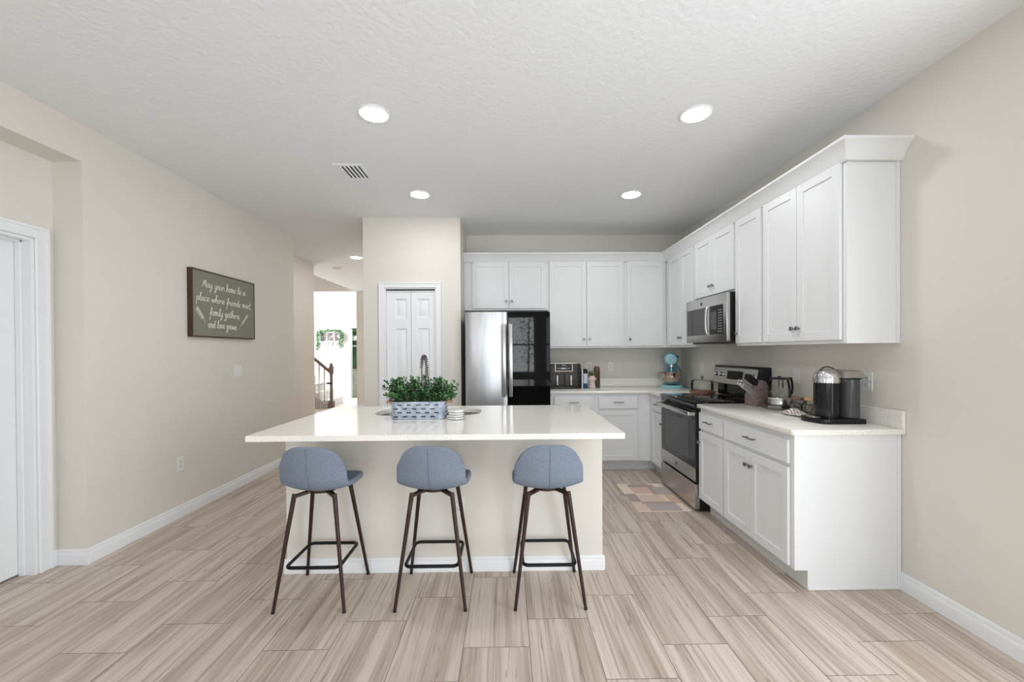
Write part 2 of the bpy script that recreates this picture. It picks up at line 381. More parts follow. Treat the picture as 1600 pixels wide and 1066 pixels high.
struct(MB().box(-8.6, W + 0.15, REAR_Y - 0.15, 14.2, -0.12, 0.0).build('floor', M['floor'], smooth=False))
cb = MB()
cb.box(-3.4, W + 0.15, REAR_Y - 0.15, 7.0, H, H + 0.15); cb.box(EX, -0.4, 7.0, FY + 0.12, H, H + 0.15)
struct(cb.build('ceiling', M['ceiling'], smooth=False))
wr_ = MB().box(W, W + 0.15, SR[1], YB + 0.12, 0, H).box(W, W + 0.15, REAR_Y - 0.15, SR[0], 0, H).box(W, W + 0.15, SR[0], SR[1], SR[3], H)
struct(wr_.build('wall_right', M['wall'], smooth=False))
struct(MB().box(PX1 - 0.1, W, YB, YB + 0.12, 0, H).build('wall_back', M['wall'], smooth=False))
wl = MB()
wl.box(XL - 0.12, XL, NY1 + 0.0, HY0, 0, H)
wl.box(XL - 0.12, XL, 0.3, NY1, NZ, H)
wl.box(XL - 0.12, XL, REAR_Y, SL[0], 0, H); wl.box(XL - 0.12, XL, SL[1], 0.3, 0, H); wl.box(XL - 0.12, XL, SL[0], SL[1], SL[3], H); wl.box(XL - 0.12, XL, SL[0], SL[1], 0, SL[2])
wl.box(NX - 0.12, XL - 0.12, NY1, NY1 + 0.12, 0, H)            # niche end return
wl.box(NX - 0.12, XL - 0.12, 0.18, 0.3, 0, H)
wl.box(NX - 0.02, XL - 0.12, 0.3, NY1, NZ, NZ + 0.12)          # niche soffit
struct(wl.build('wall_left', M['wall'], smooth=False))
DY0, DY1, DZ = 1.74, 2.571, 2.083                              # niche door opening
wn = MB()
wn.box(NX - 0.12, NX, DY1, NY1, 0, NZ); wn.box(NX - 0.12, NX, 0.3, DY0, 0, NZ); wn.box(NX - 0.12, NX, DY0, DY1, DZ, NZ)
struct(wn.build('wall_niche', M['wall'], smooth=False))
struct(MB().box(HX - 0.12, HX, HY0, HY1, 0, H).box(HX, XL - 0.12, HY0 - 0.12, HY0, 0, H).build('wall_hall', M['wall'], smooth=False))
wp = MB()
wp.box(PX0, -1.347, PY, PY + 0.12, 0, H); wp.box(-0.780, PX1, PY, PY + 0.12, 0, H); wp.box(-1.347, -0.780, PY, PY + 0.12, 2.072, H)
wp.box(PX0, PX0 + 0.12, PY + 0.12, FY, 0, H); wp.box(PX1 - 0.1, PX1, PY + 0.12, YB, 0, H)
wp.box(PX0 + 0.12, PX1 - 0.1, 5.3, 5.42, 0, H)
struct(wp.build('wall_pantry', M['wall'], smooth=False))
we = MB(); we.box(-3.645, PX0, FY, FY + 0.12, 0, H); we.box(-8.5, -3.645, FY, FY + 0.12, H, UP)
struct(we.build('wall_hall_end', M['wall'], smooth=False))
wf = MB()
wf.box(-8.5, -4.63, BK, BK + 0.12, 0, UP); wf.box(-4.63, -3.80, BK, BK + 0.12, 2.085, UP); wf.box(-3.80, -1.5, BK, BK + 0.12, 0, UP)
wf.box(-1.62, -1.5, FY + 0.12, BK, 0, UP)
wf.box(-8.5, -3.672, 6.83, 6.95, 0, UP); wf.box(-8.62, -8.5, 6.83, 10.1, 0, UP); wf.box(-8.62, -8.5, 12.2, 12.4, 0, UP)
wf.box(-8.62, -8.5, 10.1, 12.2, 0, 0.6); wf.box(-8.62, -8.5, 10.1, 12.2, 4.6, UP)
struct(wf.build('wall_foyer', M['foyer'], smooth=False))
struct(MB().box(-8.62, -1.5, 6.83, BK + 0.12, UP, UP + 0.1).build('ceiling_foyer', M['foyer'], smooth=False))
struct(MB().box(-8.5, -1.62, FY + 0.12, BK, 0, 0.003).build('floor_foyer', M['foyer_floor'], smooth=False))
wg = MB(); wg.box(-5.6, -3.0, 13.4, 13.5, 0, 2.85); wg.box(-5.7, -5.6, 12.32, 13.5, 0, 2.85); wg.box(-3.0, -2.9, 12.32, 13.5, 0, 2.85); wg.box(-5.7, -2.9, 12.32, 13.5, 2.85, 2.9)
struct(wg.build('wall_powder_room', M['green_wall'], smooth=False))
# rear wall behind the camera with its windows
wr = MB(); xs = [XL - 0.12] + [v for r in REAR for v in r[:2]] + [W]
for i in range(0, len(xs), 2): wr.box(xs[i], xs[i+1], REAR_Y - 0.15, REAR_Y, 0, H)
for x0, x1, z0, z1 in REAR:
    wr.box(x0, x1, REAR_Y - 0.15, REAR_Y, z1, H)
    if z0 > 0.05: wr.box(x0, x1, REAR_Y - 0.15, REAR_Y, 0, z0)
struct(wr.build('wall_rear', M['wall'], smooth=False))
for k, (x0, x1, z0, z1) in enumerate(REAR):
    f = MB(); y0, y1 = REAR_Y - 0.10, REAR_Y - 0.05
    f.box(x0, x0 + 0.05, y0, y1, z0, z1); f.box(x1 - 0.05, x1, y0, y1, z0, z1); f.box(x0 + 0.05, x1 - 0.05, y0, y1, z1 - 0.05, z1); f.box(x0 + 0.05, x1 - 0.05, y0, y1, z0, z0 + 0.05)
    if z0 > 0.05: f.box(x0 + 0.05, x1 - 0.05, y0, y1, (z0+z1)/2 - 0.025, (z0+z1)/2 + 0.025)
    else: f.box((x0+x1)/2 - 0.04, (x0+x1)/2 + 0.04, y0, y1, z0 + 0.05, z1 - 0.05)
    wo = struct(f.build('window_%d' % (k + 1), M['trim'], smooth=False))
f = MB()
for y in (SR[0] + 0.03, (SR[0] + SR[1]) / 2, SR[1] - 0.03): f.box(W + 0.05, W + 0.10, y - 0.03, y + 0.03, SR[2], SR[3])
f.box(W + 0.05, W + 0.10, SR[0], SR[1], SR[3] - 0.05, SR[3]); f.box(W + 0.05, W + 0.10, SR[0], SR[1], 0, 0.05)
struct(f.build('window_4', M['trim'], smooth=False))  # frame of the unseen right-wall opening, added to let the fill in
f = MB()
for y in (SL[0] + 0.03, (SL[0] + SL[1]) / 2, SL[1] - 0.03): f.box(XL - 0.10, XL - 0.05, y - 0.03, y + 0.03, SL[2], SL[3])
f.box(XL - 0.10, XL - 0.05, SL[0], SL[1], SL[3] - 0.05, SL[3]); f.box(XL - 0.10, XL - 0.05, SL[0], SL[1], SL[2], SL[2] + 0.05); f.box(XL - 0.10, XL - 0.05, SL[0], SL[1], (SL[2] + SL[3]) / 2 - 0.02, (SL[2] + SL[3]) / 2 + 0.02)
struct(f.build('window_5', M['trim'], smooth=False))  # frame of the unseen left-wall window, added for its fill light

# leafy shrub outside the middle rear window (seen mirrored in the black refrigerator door)
def leaf_on(mb, p, d, up, L, Wd):
    d = d.normalized(); s_ = d.cross(up)
    s_ = s_.normalized() if s_.length > 1e-4 else d.orthogonal().normalized()
    n_ = s_.cross(d)
    pts = [p, p + d*L*0.35 + s_*Wd, p + d*L*0.75 + s_*Wd*0.8, p + d*L + n_*(-0.1*L), p + d*L*0.75 - s_*Wd*0.8, p + d*L*0.35 - s_*Wd]
    mid = p + d*L*0.55 + n_*(L*0.10)
    v = [mb.bm.verts.new(q) for q in pts]; c = mb.bm.verts.new(mid)
    for i in range(6): mb._tag([mb.bm.faces.new((v[i], v[(i+1) % 6], c))])
tree = thing('shrub', (0.2, REAR_Y - 0.34, 0), 'leafy shrub outside the window mirrored in the black refrigerator door', 'shrub')
mb = MB(); r0 = random.Random(21); tb_ = MB()
for i in range(520):
    a = r0.random(); cx = (-0.12 if a < 0.55 else 0.62) + r0.gauss(0, 0.15); cz = r0.uniform(1.0, 2.45)
    leaf_on(mb, Vector((cx, REAR_Y - 0.33 + r0.uniform(-0.05, 0.05), cz)), Vector((r0.uniform(-1, 1), r0.uniform(-.2, .2), r0.uniform(-1, 1))), Vector((0, 1, 0.1)), r0.uniform(0.03, 0.07), r0.uniform(0.010, 0.020))
fo = mb.build('foliage', M['leaf_thin'], tree, smooth=False)
tb_.cone((-0.05, REAR_Y - 0.34, -0.1), (-0.02, REAR_Y - 0.34, 2.3), 0.03, 0.012, 8).cone((0.60, REAR_Y - 0.34, -0.1), (0.63, REAR_Y - 0.34, 2.3), 0.03, 0.012, 8).build('stems', M['stem'], tree)

# baseboards
def base_run(mb, p0, p1, nrm, h=0.10, t=0.013):
    """profile swept from p0 to p1 on the floor, sticking out along nrm"""
    p0, p1, n = Vector((*p0, 0)), Vector((*p1, 0)), Vector((*nrm, 0))
    prof = [(0, 0), (t, 0), (t, h*0.62), (t*0.8, h*0.70), (t*0.55, h*0.76), (t*0.55, h*0.90), (t*0.25, h*0.985), (0, h)]
    pts = [p0 + n * a + Vector((0, 0, b)) for a, b in prof]
    mb.prism(pts, p1 - p0)
bl = MB()
base_run(bl, (XL, NY1), (XL, HY0), (1, 0)); base_run(bl, (NX, NY1), (XL + 0.013, NY1), (0, -1)); base_run(bl, (NX, 2.65), (NX, NY1), (1, 0))
struct(bl.build('baseboard_left', M['trim'], angle=25))
br = MB(); base_run(br, (W, SR[1]), (W, 2.285), (-1, 0))
struct(br.build('baseboard_right', M['trim'], angle=25))
bp_ = MB(); base_run(bp_, (PX0, PY), (-1.405, PY), (0, -1)); base_run(bp_, (-0.725, PY), (PX1, PY), (0, -1))
struct(bp_.build('baseboard_pantry', M['trim'], angle=25))
bf = MB(); base_run(bf, (-6.5, BK), (-4.71, BK), (0, -1), 0.13); base_run(bf, (-3.645, FY), (PX0, FY), (0, -1))
struct(bf.build('baseboard_foyer', M['trim'], angle=25))

# ---------------------------------------------------------------- doors of the setting
def casing_front(mb, x0, x1, ztop, y, w=0.058, t=0.017):
    """casing around an opening in a wall facing -y"""
    for a, b, c, d in ((x0 - w, x0, 0, ztop + w), (x1, x1 + w, 0, ztop + w), (x0, x1, ztop, ztop + w)):
        mb.box(a, b, y - t, y, c, d, 0.004)
    mb.box(x0 - w, x0 - w + 0.016, y - t - 0.006, y - t + 0.006, 0, ztop + w - 0.016, 0.002); mb.box(x1 + w - 0.016, x1 + w, y - t - 0.006, y - t + 0.006, 0, ztop + w - 0.016, 0.002)
    mb.box(x0 - w, x1 + w, y - t - 0.006, y - t + 0.006, ztop + w - 0.016, ztop + w, 0.002)
def raised_panel(mb, x0, x1, z0, z1, y, d=0.012):
    """moulded panel in a door face lying at y (front), recess then raised field"""
    def rect(a, yy): return [(x0+a, yy, z0+a), (x1-a, yy, z0+a), (x1-a, yy, z1-a), (x0+a, yy, z1-a)]
    L = [rect(0, y), rect(0.012, y + d), rect(0.020, y + d), rect(0.040, y + 0.002)]
    R = [[mb.bm.verts.new(p) for p in r] for r in L]
    fs = []
    for p, q_ in zip(R, R[1:]):
        for i in range(4): fs.append(mb.bm.faces.new((p[i], p[(i+1)%4], q_[(i+1)%4], q_[i])))
    fs.append(mb.bm.faces.new(R[-1])); mb._tag(fs)
def panel_door(x0, x1, z0, z1, y, panels, t=0.033):
    """door leaf facing -y whose face has openings filled with raised panels; panels: (px0,px1,pz0,pz1)"""
    mb = MB()
    xs = sorted({x0, x1, *[v for p in panels for v in p[:2]]}); zs = sorted({z0, z1, *[v for p in panels for v in p[2:]]})
    for i in range(len(xs)-1):
        for j in range(len(zs)-1):
            cx, cz = (xs[i]+xs[i+1])/2, (zs[j]+zs[j+1])/2
            if any(p[0] < cx < p[1] and p[2] < cz < p[3] for p in panels): continue
            mb.quad((xs[i], y, zs[j]), (xs[i+1], y, zs[j]), (xs[i+1], y, zs[j+1]), (xs[i], y, zs[j+1]))
    for p in panels: raised_panel(mb, *p, y)
    mb.quad((x0, y, z0), (x0, y, z1), (x0, y+t, z1), (x0, y+t, z0)); mb.quad((x1, y, z1), (x1, y, z0), (x1, y+t, z0), (x1, y+t, z1))
    mb.quad((x0, y, z1), (x1, y, z1), (x1, y+t, z1), (x0, y+t, z1)); mb.quad((x1, y, z0), (x0, y, z0), (x0, y+t, z0), (x1, y+t, z0))
    mb.quad((x0, y+t, z0), (x0, y+t, z1), (x1, y+t, z1), (x1, y+t, z0))
    bmesh.ops.remove_doubles(mb.bm, verts=mb.bm.verts, dist=1e-5); bmesh.ops.recalc_face_normals(mb.bm, faces=mb.bm.faces)
    return mb
d1 = thing('door_1', (-1.063, PY, 0), 'white bifold pantry door with moulded panels', 'door', kind='structure')
cm = MB(); casing_front(cm, -1.347, -0.780, 2.072, PY); cm.box(-1.347, -1.335, PY, PY + 0.12, 0, 2.072); cm.box(-0.792, -0.780, PY, PY + 0.12, 0, 2.072); cm.box(-1.335, -0.792, PY, PY + 0.12, 2.06, 2.072)
cm.build('door_casing', M['trim'], d1)
for a, b, pa, pb in ((-1.333, -1.0645, -1.238, -1.108), (-1.0605, -0.794, -0.994, -0.858)):
    panel_door(a, b, 0.012, 2.046, PY + 0.03, [(pa, pb, 1.742, 1.955), (pa, pb, 0.95, 1.628), (pa, pb, 0.15, 0.80)]).build('door_leaf', M['trim'], d1)
MB().box(-1.333, -0.794, PY + 0.035, PY + 0.06, 2.049, 2.0595).build('door_track', M['black'], d1)
d2 = thing('door_2', (NX, 2.15, 0), 'plain white door in the recessed wall', 'door', kind='structure')
cm = MB(); w = 0.074
cm.box(NX, NX + 0.017, DY1, DY1 + w, 0, DZ + w, 0.004); cm.box(NX, NX + 0.017, DY0 - w, DY0, 0, DZ + w, 0.004); cm.box(NX, NX + 0.017, DY0, DY1, DZ, DZ + w, 0.004)
cm.box(NX + 0.010, NX + 0.023, DY1 + w - 0.018, DY1 + w, 0, DZ + w - 0.018, 0.002); cm.box(NX + 0.010, NX + 0.023, DY0 - w, DY1 + w, DZ + w - 0.018, DZ + w, 0.002)
cm.box(NX + 0.010, NX + 0.020, DY1 + 0.006, DY1 + 0.020, 0, DZ + 0.006); cm.box(NX + 0.010, NX + 0.020, DY0, DY1 + 0.020, DZ + 0.006, DZ + 0.020)
cm.build('door_casing', M['trim'], d2)
jm = MB()
jm.box(NX - 0.12, NX + 0.004, DY1 - 0.018, DY1, 0, DZ - 0.018, 0.001); jm.box(NX - 0.12, NX + 0.004, DY0, DY0 + 0.018, 0, DZ - 0.018); jm.box(NX - 0.12, NX + 0.004, DY0, DY1, DZ - 0.018, DZ, 0.002)
jm.box(NX - 0.085, NX - 0.050, DY1 - 0.030, DY1 - 0.018, 0, DZ - 0.018, 0.002); jm.box(NX - 0.085, NX - 0.050, DY0, DY1 - 0.018, DZ - 0.030, DZ - 0.018, 0.002)
jm.build('door_jamb', M['trim'], d2)
MB().box(NX - 0.122, NX - 0.087, DY0 + 0.02, DY1 - 0.020, 0.012, DZ - 0.02, 0.002).build('door_leaf', M['trim'], d2)
# cased doorway to the powder room off the foyer
cm = MB(); casing_front(cm, -4.63, -3.80, 2.085, BK, 0.075)
struct(cm.build('trim_1', M['trim']))

# ---------------------------------------------------------------- ceiling fittings
def ceiling_lamp(x, y, label):
    t = thing('recessed_ceiling_light', (x, y, H), label, 'ceiling light', 'recessed ceiling lights')
    MB().lathe([(0.098, 0.0), (0.098, -0.004), (0.093, -0.009), (0.083, -0.0098), (0.083, 0.0)], (x, y, H), 40).build('trim_ring', M['trim'], t)
    MB().lathe([(0.0828, -0.0095), (0.078, -0.0115), (0.06, -0.013), (0.03, -0.0138), (0, -0.014)], (x, y, H), 40).build('diffuser', M['lamp'], t)
    return t
for x, y, l in ((-0.815, 2.555, 'round recessed ceiling light above the island, nearer the sign wall and the viewer'),
                (1.192, 2.555, 'round recessed ceiling light above the aisle beside the long row of wall cabinets'),
                (-0.808, 3.855, 'round recessed ceiling light between the air vent and the pantry'),
                (1.184, 3.865, 'round recessed ceiling light just ahead of the corner wall cabinets'),
                (-2.335, 6.405, 'round recessed ceiling light in the hall beside the pantry edge')):
    ceiling_lamp(x, y, l)
sm = thing('smoke_detector', (-2.985, 7.225, H), 'small round white smoke detector on the hall ceiling', 'smoke detector')
MB().lathe([(0.07, 0), (0.07, -0.02), (0.055, -0.035), (0, -0.037)], (-2.985, 7.225, H), 28).build('housing', M['white'], sm)
MB().lathe([(0.012, -0.036), (0.012, -0.041), (0, -0.041)], (-2.985, 7.225, H), 12).build('test_button', M['trim'], sm)
vx0, vx1, vy0, vy1 = -1.36, -1.128, 3.232, 3.528
vt = thing('ceiling_air_vent', ((vx0+vx1)/2, (vy0+vy1)/2, H), 'white slatted air vent in the kitchen ceiling', 'air vent')
f = MB(); b_ = 0.034
f.box(vx0, vx0+b_, vy0, vy1, H-0.008, H, 0.002); f.box(vx1-b_, vx1, vy0, vy1, H-0.008, H, 0.002); f.box(vx0+b_, vx1-b_, vy0, vy0+b_, H-0.008, H, 0.002); f.box(vx0+b_, vx1-b_, vy1-b_, vy1, H-0.008, H, 0.002)
f.build('frame', M['trim'], vt)
MB().box(vx0+b_, vx1-b_, vy0+b_, vy1-b_, H-0.0015, H-0.0005).build('duct_opening', M['vent_dark'], vt)
n = 5; pitch = (vx1 - vx0 - 2*b_) / n
for i in range(n):
    x = vx0 + b_ + pitch * (i + 0.08)
    MB().prism([(x, vy0+b_, H-0.0075), (x+0.002, vy0+b_, H-0.009), (x+0.014, vy0+b_, H-0.0022), (x+0.012, vy0+b_, H-0.0016)], (0, vy1-vy0-2*b_, 0)).build('slat', M['trim'], vt)

# ---------------------------------------------------------------- outlets and switches
def plate_at(name, label, cat, pos, nrm, kind, w=0.072, h=0.118):
    """cover plate on a wall; nrm '+x','-x','-y'"""
    t = thing(name, pos, label, cat, 'wall outlets and switches')
    def put(mb):
        R = {'-y': Matrix.Identity(4), '+x': Matrix.Rotation(PI/2, 4, 'Z'), '-x': Matrix.Rotation(-PI/2, 4, 'Z')}[nrm]
        mb.xform(Matrix.Translation(Vector(pos)) @ R); return mb
    put(MB().box(-w/2, w/2, -0.006, 0, -h/2, h/2, 0.003)).build('cover_plate', M['white'], t)
    if kind == 'outlet':
        for z in (-0.02, 0.02):
            f = put(MB().box(-0.017, 0.017, -0.009, -0.005, z - 0.0145, z + 0.0145, 0.004)).build('socket_face', M['white'], t)
            s_ = MB(); s_.box(-0.009, -0.006, -0.0094, -0.0085, z - 0.003, z + 0.007); s_.box(0.006, 0.009, -0.0094, -0.0085, z - 0.002, z + 0.006); s_.box(-0.002, 0.002, -0.0094, -0.0085, z - 0.011, z - 0.007)
            put(s_).build('slots', M['dark_thing'], f)
    else:
        cs = (-w*0.25, w*0.25) if kind == 'double' else (0,)
        for c in cs:
            put(MB().box(c - 0.0165 if kind != 'double' else c - 0.015, c + 0.0165 if kind != 'double' else c + 0.015, -0.010, -0.005, -0.033, 0.033, 0.003)).build('rocker', M['white'], t)
    return t
plate_at('light_switch', 'white double rocker switch on the wall under the lettered sign', 'light switch', (XL, 4.181, 1.184), '+x', 'double', 0.116)
plate_at('wall_outlet', 'white outlet low on the sign wall above the baseboard', 'outlet', (XL, 3.442, 0.442), '+x', 'outlet')
plate_at('wall_outlet', 'white outlet on the back wall between the olive bottle and the aqua mixer', 'outlet', (1.325, YB, 1.165), '-y', 'outlet')
plate_at('wall_outlet', 'white outlet on the back wall behind the small potted plant', 'outlet', (1.05, YB, 1.165), '-y', 'outlet')
plate_at('light_switch', 'white switch on the wall above the glass cake dome', 'light switch', (W, 4.643, 1.16), '-x', 'single')
plate_at('light_switch', 'white switch on the wall beside the glass kettle', 'light switch', (W, 3.118, 1.16), '-x', 'single')
plate_at('wall_outlet', 'white outlet on the wall behind the coffee machine chrome dome', 'outlet', (W, 2.86, 1.165), '-x', 'outlet')
plate_at('wall_outlet', 'white outlet on the wall just past the coffee machine water tank', 'outlet', (W, 2.500, 1.165), '-x', 'outlet')
plate_at('wall_outlet', 'beige-white outlet on the island front behind the middle stool', 'outlet', (-0.306, 2.541, 0.41), '-y', 'outlet')

# ---------------------------------------------------------------- cabinets
def shaker(mb, a0, a1, z0, z1, P, t=0.019, st=0.056, rec=0.008):
    """shaker front in a frame (a = along, d = depth out of the cabinet face); P maps (a, d, z) to world"""
    def bx(a, b, c, d, e, f_, bev):
        pts = [P(a, c, e), P(b, d, f_)]
        xs = sorted((pts[0][0], pts[1][0])); ys = sorted((pts[0][1], pts[1][1])); zs = sorted((pts[0][2], pts[1][2]))
        mb.box(xs[0], xs[1], ys[0], ys[1], zs[0], zs[1], bev)
    bx(a0, a0 + st, 0, t, z0, z1, 0.0015); bx(a1 - st, a1, 0, t, z0, z1, 0.0015)
    bx(a0 + st, a1 - st, 0, t, z0, z0 + st, 0.0015); bx(a0 + st, a1 - st, 0, t, z1 - st, z1, 0.0015)
    bx(a0 + st - 0.001, a1 - st + 0.001, 0, t - rec, z0 + st - 0.001, z1 - st + 0.001, 0)
def slab(mb, a0, a1, z0, z1, P, t=0.019):
    p, q_ = P(a0, 0, z0), P(a1, t, z1)
    mb.box(min(p[0], q_[0]), max(p[0], q_[0]), min(p[1], q_[1]), max(p[1], q_[1]), z0, z1, 0.003)
def knob(a, z, P, d0, par):
    mb = MB(); mb.cyl(P(a, d0, z), P(a, d0 + 0.016, z), 0.0055, 10)
    p, q_ = P(a - 0.013, d0 + 0.014, z), P(a + 0.013, d0 + 0.024, z)
    mb.box(min(p[0], q_[0]), max(p[0], q_[0]), min(p[1], q_[1]), max(p[1], q_[1]), z - 0.013, z + 0.013, 0.003)
    mb.build('knob', M['nickel'], par)
def pull(a, z, P, d0, par, L=0.115):
    mb = MB(); r = 0.0048
    mb.cyl(P(a - L/2, d0 + 0.027, z), P(a + L/2, d0 + 0.027, z), r, 10)
    for s in (-1, 1): mb.cyl(P(a + s*L*0.36, d0, z), P(a + s*L*0.36, d0 + 0.027, z), r*0.9, 8)
    mb.build('pull_handle', M['nickel'], par)
FX = W - 0.61      # right run base face
FB = YB - 0.61     # back run base face
UX = W - 0.305     # right run upper box face
UB = YB - 0.305
P_right = lambda X: (lambda a, d, z: (X - d, a, z))
P_back = lambda Y: (lambda a, d, z: (a, Y - d, z))
UZ0, UZ1 = 1.3987, 2.452
def upper_right(y0, y1, z0, label, doors, near_end=False):
    """doors: (y0, y1, knob_y, knob_z)"""
    t = thing('wall_cabinet', (W, (y0+y1)/2, z0), label, 'wall cabinet', 'white wall cabinets')
    mb = MB().box(UX, W - 0.001, y0 + 0.0005, y1 - 0.0005, z0, UZ1, 0.001)
    if near_end: mb.box(UX + 0.0, UX + 0.022, y0 - 0.004, y0 + 0.002, z0, UZ1, 0.001); mb.box(W - 0.021, W - 0.001, y0 - 0.006, y0 + 0.002, z0, UZ1, 0.001); mb.box(UX + 0.022, W - 0.021, y0 - 0.002, y0 + 0.002, UZ1 - 0.02, UZ1)
    mb.build('cabinet_box', M['cab'], t)
    P = P_right(UX - 0.001)
    for a, b, ka, kz in doors:
        m2 = MB(); shaker(m2, a, b, z0 + 0.022, 2.433, P); d = m2.build('cabinet_door', M['cab'], t)
        if ka is not None: knob(ka, kz, P, 0.019, d)
    return t
upper_right(2.297, 3.037, UZ0, 'wide white two-door wall cabinet with its end panel showing, above the coffee machine', [(2.322, 2.668, 2.645, 1.503), (2.672, 3.022, 2.697, 1.503)], True)
upper_right(3.037, 3.405, UZ0, 'narrow white single-door wall cabinet between the microwave and the wide end cabinet', [(3.052, 3.390, 3.365, 1.503)])
upper_right(3.405, 4.152, 1.856, 'short white two-door wall cabinet directly above the microwave', [(3.420, 3.775, 3.750, 1.962), (3.779, 4.137, 3.806, 1.962)])
upper_right(4.152, 4.915, UZ0, 'white wall cabinet with two slim doors turning the corner beyond the microwave', [(4.168, 4.468, 4.445, 1.503), (4.472, 4.815, 4.498, 1.503)])
def upper_back(x0, x1, z0, label, doors, boxx=None):
    t = thing('wall_cabinet', ((x0+x1)/2, YB, z0), label, 'wall cabinet', 'white wall cabinets')
    bx0, bx1 = boxx or (x0, x1)
    MB().box(bx0 + 0.0005, bx1 - 0.0005, UB, YB - 0.001, z0, UZ1, 0.001).build('cabinet_box', M['cab'], t)
    P = P_back(UB - 0.001)
    for a, b, ka, kz in doors:
        m2 = MB(); shaker(m2, a, b, z0 + 0.022, 2.433, P); d = m2.build('cabinet_door', M['cab'], t)
        knob(ka, kz, P, 0.019, d)
    return t
upper_back(-0.507, 0.500, 1.857, 'short white two-door wall cabinet above the refrigerator', [(-0.410, 0.027, -0.004, 1.964), (0.031, 0.472, 0.062, 1.964)])
upper_back(0.500, 1.421, UZ0, 'white two-door wall cabinet on the back wall beside the refrigerator', [(0.516, 0.957, 0.925, 1.503), (0.961, 1.403, 0.993, 1.503)])
upper_back(1.421, 1.9257, UZ0, 'white single-door wall cabinet on the back wall next to the corner', [(1.445, 1.885, 1.478, 1.503)])
# crown moulding: one mitred run
cr = thing('crown_moulding', (UX, UB, UZ1), 'white crown moulding running along the tops of all the wall cabinets', 'crown moulding')
prof = [(0.0, 2.428), (0.012, 2.430), (0.018, 2.436), (0.026, 2.456), (0.042, 2.484), (0.064, 2.508), (0.078, 2.517), (0.078, 2.532), (0.0, 2.532)]
mb = MB(); path = []
for d, z in prof:
    path.append([(W, 2.290 - d, z), (UX - 0.004 - d, 2.290 - d, z), (UX - 0.004 - d, UB - 0.004 - d, z), (PX1, UB - 0.004 - d, z)])
V = [[mb.bm.verts.new(p) for p in row] for row in path]
fs = []
for i in range(len(V) - 1):
    for k in range(3): fs.append(mb.bm.faces.new((V[i][k], V[i][k+1], V[i+1][k+1], V[i+1][k])))
mb.quad((W, 2.290, 2.532), (UX - 0.004, 2.290, 2.532), (UX - 0.004, UB, 2.532), (W, UB, 2.532)); mb.quad((PX1, UB - 0.004, 2.532), (W, UB - 0.004, 2.532), (W, YB, 2.532), (PX1, YB, 2.532))
bmesh.ops.recalc_face_normals(mb.bm, faces=mb.bm.faces)
mb.build('moulding', M['cab'], cr, angle=30)

CT = 0.914; CB = 0.883
def base_unit(name, label, box, toe, loc):
    t = thing(name, loc, label, 'base cabinet', 'white base cabinets')
    mb = MB(); x0, x1, y0, y1 = box; mb.box(x0, x1, y0, y1, 0.112, CB - 0.0005, 0.001)
    mb.build('cabinet_box', M['cab'], t); MB().box(*toe, 0.0, 0.112).build('toe_kick', M['toe'], t)
    return t
P = P_right(FX - 0.001)
def fronts(t, P, drawer, doors):
    a, b = drawer; mb = MB(); slab(mb, a, b, 0.712, 0.848, P); d = mb.build('drawer_front', M['cab'], t); pull((a+b)/2, 0.785, P, 0.019, d)
    for a, b, ka in doors:
        mb = MB(); shaker(mb, a, b, 0.128, 0.690, P); d = mb.build('cabinet_door', M['cab'], t)
        if ka is not None: knob(ka, 0.600, P, 0.019, d)
t = base_unit('base_cabinet', 'wide white base cabinet with end panel, one long drawer and two doors', (FX, W - 0.002, 2.293, 3.019), (FX + 0.075, W - 0.002, 2.294, 3.019), (FX, 2.65, 0))
fronts(t, P, (2.318, 3.007), [(2.318, 2.680, 2.655), (2.684, 3.007, 2.710)])
mb = MB(); mb.prism([(FX, 2.293, 0.112), (FX + 0.075, 2.293, 0.112), (FX + 0.075, 2.293, 0), (W - 0.002, 2.293, 0), (W - 0.002, 2.293, CB - 0.001), (FX, 2.293, CB - 0.001)], (0, -0.004, 0))
mb.box(FX + 0.075, W - 0.002, 2.282, 2.290, 0, 0.016, 0.003); mb.box(W - 0.022, W - 0.002, 2.283, 2.290, 0.016, CB - 0.001, 0.002)
mb.build('end_panel', M['cab'], t)
t = base_unit('base_cabinet', 'narrow white base cabinet with one drawer and one door beside the range', (FX, W - 0.002, 3.020, 3.408), (FX + 0.075, W - 0.002, 3.020, 3.40), (FX, 3.21, 0))
fronts(t, P, (3.034, 3.400), [(3.034, 3.400, 3.378)])
t = base_unit('base_cabinet', 'white base cabinet in the inner corner on the far side of the range', (FX, W - 0.002, 4.182, YB - 0.002), (FX + 0.075, W - 0.002, 4.19, YB - 0.002), (FX, 4.4, 0))
MB().box(FX, FX + 0.075, FB + 0.075, YB - 0.002, 0, 0.112).build('toe_kick', M['toe'], t)
fronts(t, P, (4.192, 4.520), [(4.192, 4.520, 4.216)])
PB = P_back(FB - 0.001)
t = base_unit('base_cabinet', 'white base cabinet beside the refrigerator, below the air fryer', (0.488, 1.003, FB, YB - 0.002), (0.488, 1.003, FB + 0.075, YB - 0.002), (0.75, FB, 0))
fronts(t, PB, (0.528, 0.972), [(0.528, 0.972, None)])
kd = [c for c in t.children if c.name.startswith('cabinet_door')][0]
knob(0.945, 0.672, PB, 0.019, kd)
t = base_unit('base_cabinet', 'white base cabinet on the back wall with one drawer and one full door in view', (1.004, FX - 0.001, FB, YB - 0.002), (1.004, FX - 0.001, FB + 0.075, YB - 0.002), (1.26, FB, 0))
fronts(t, PB, (1.030, 1.472), [(1.030, 1.472, 1.055)])

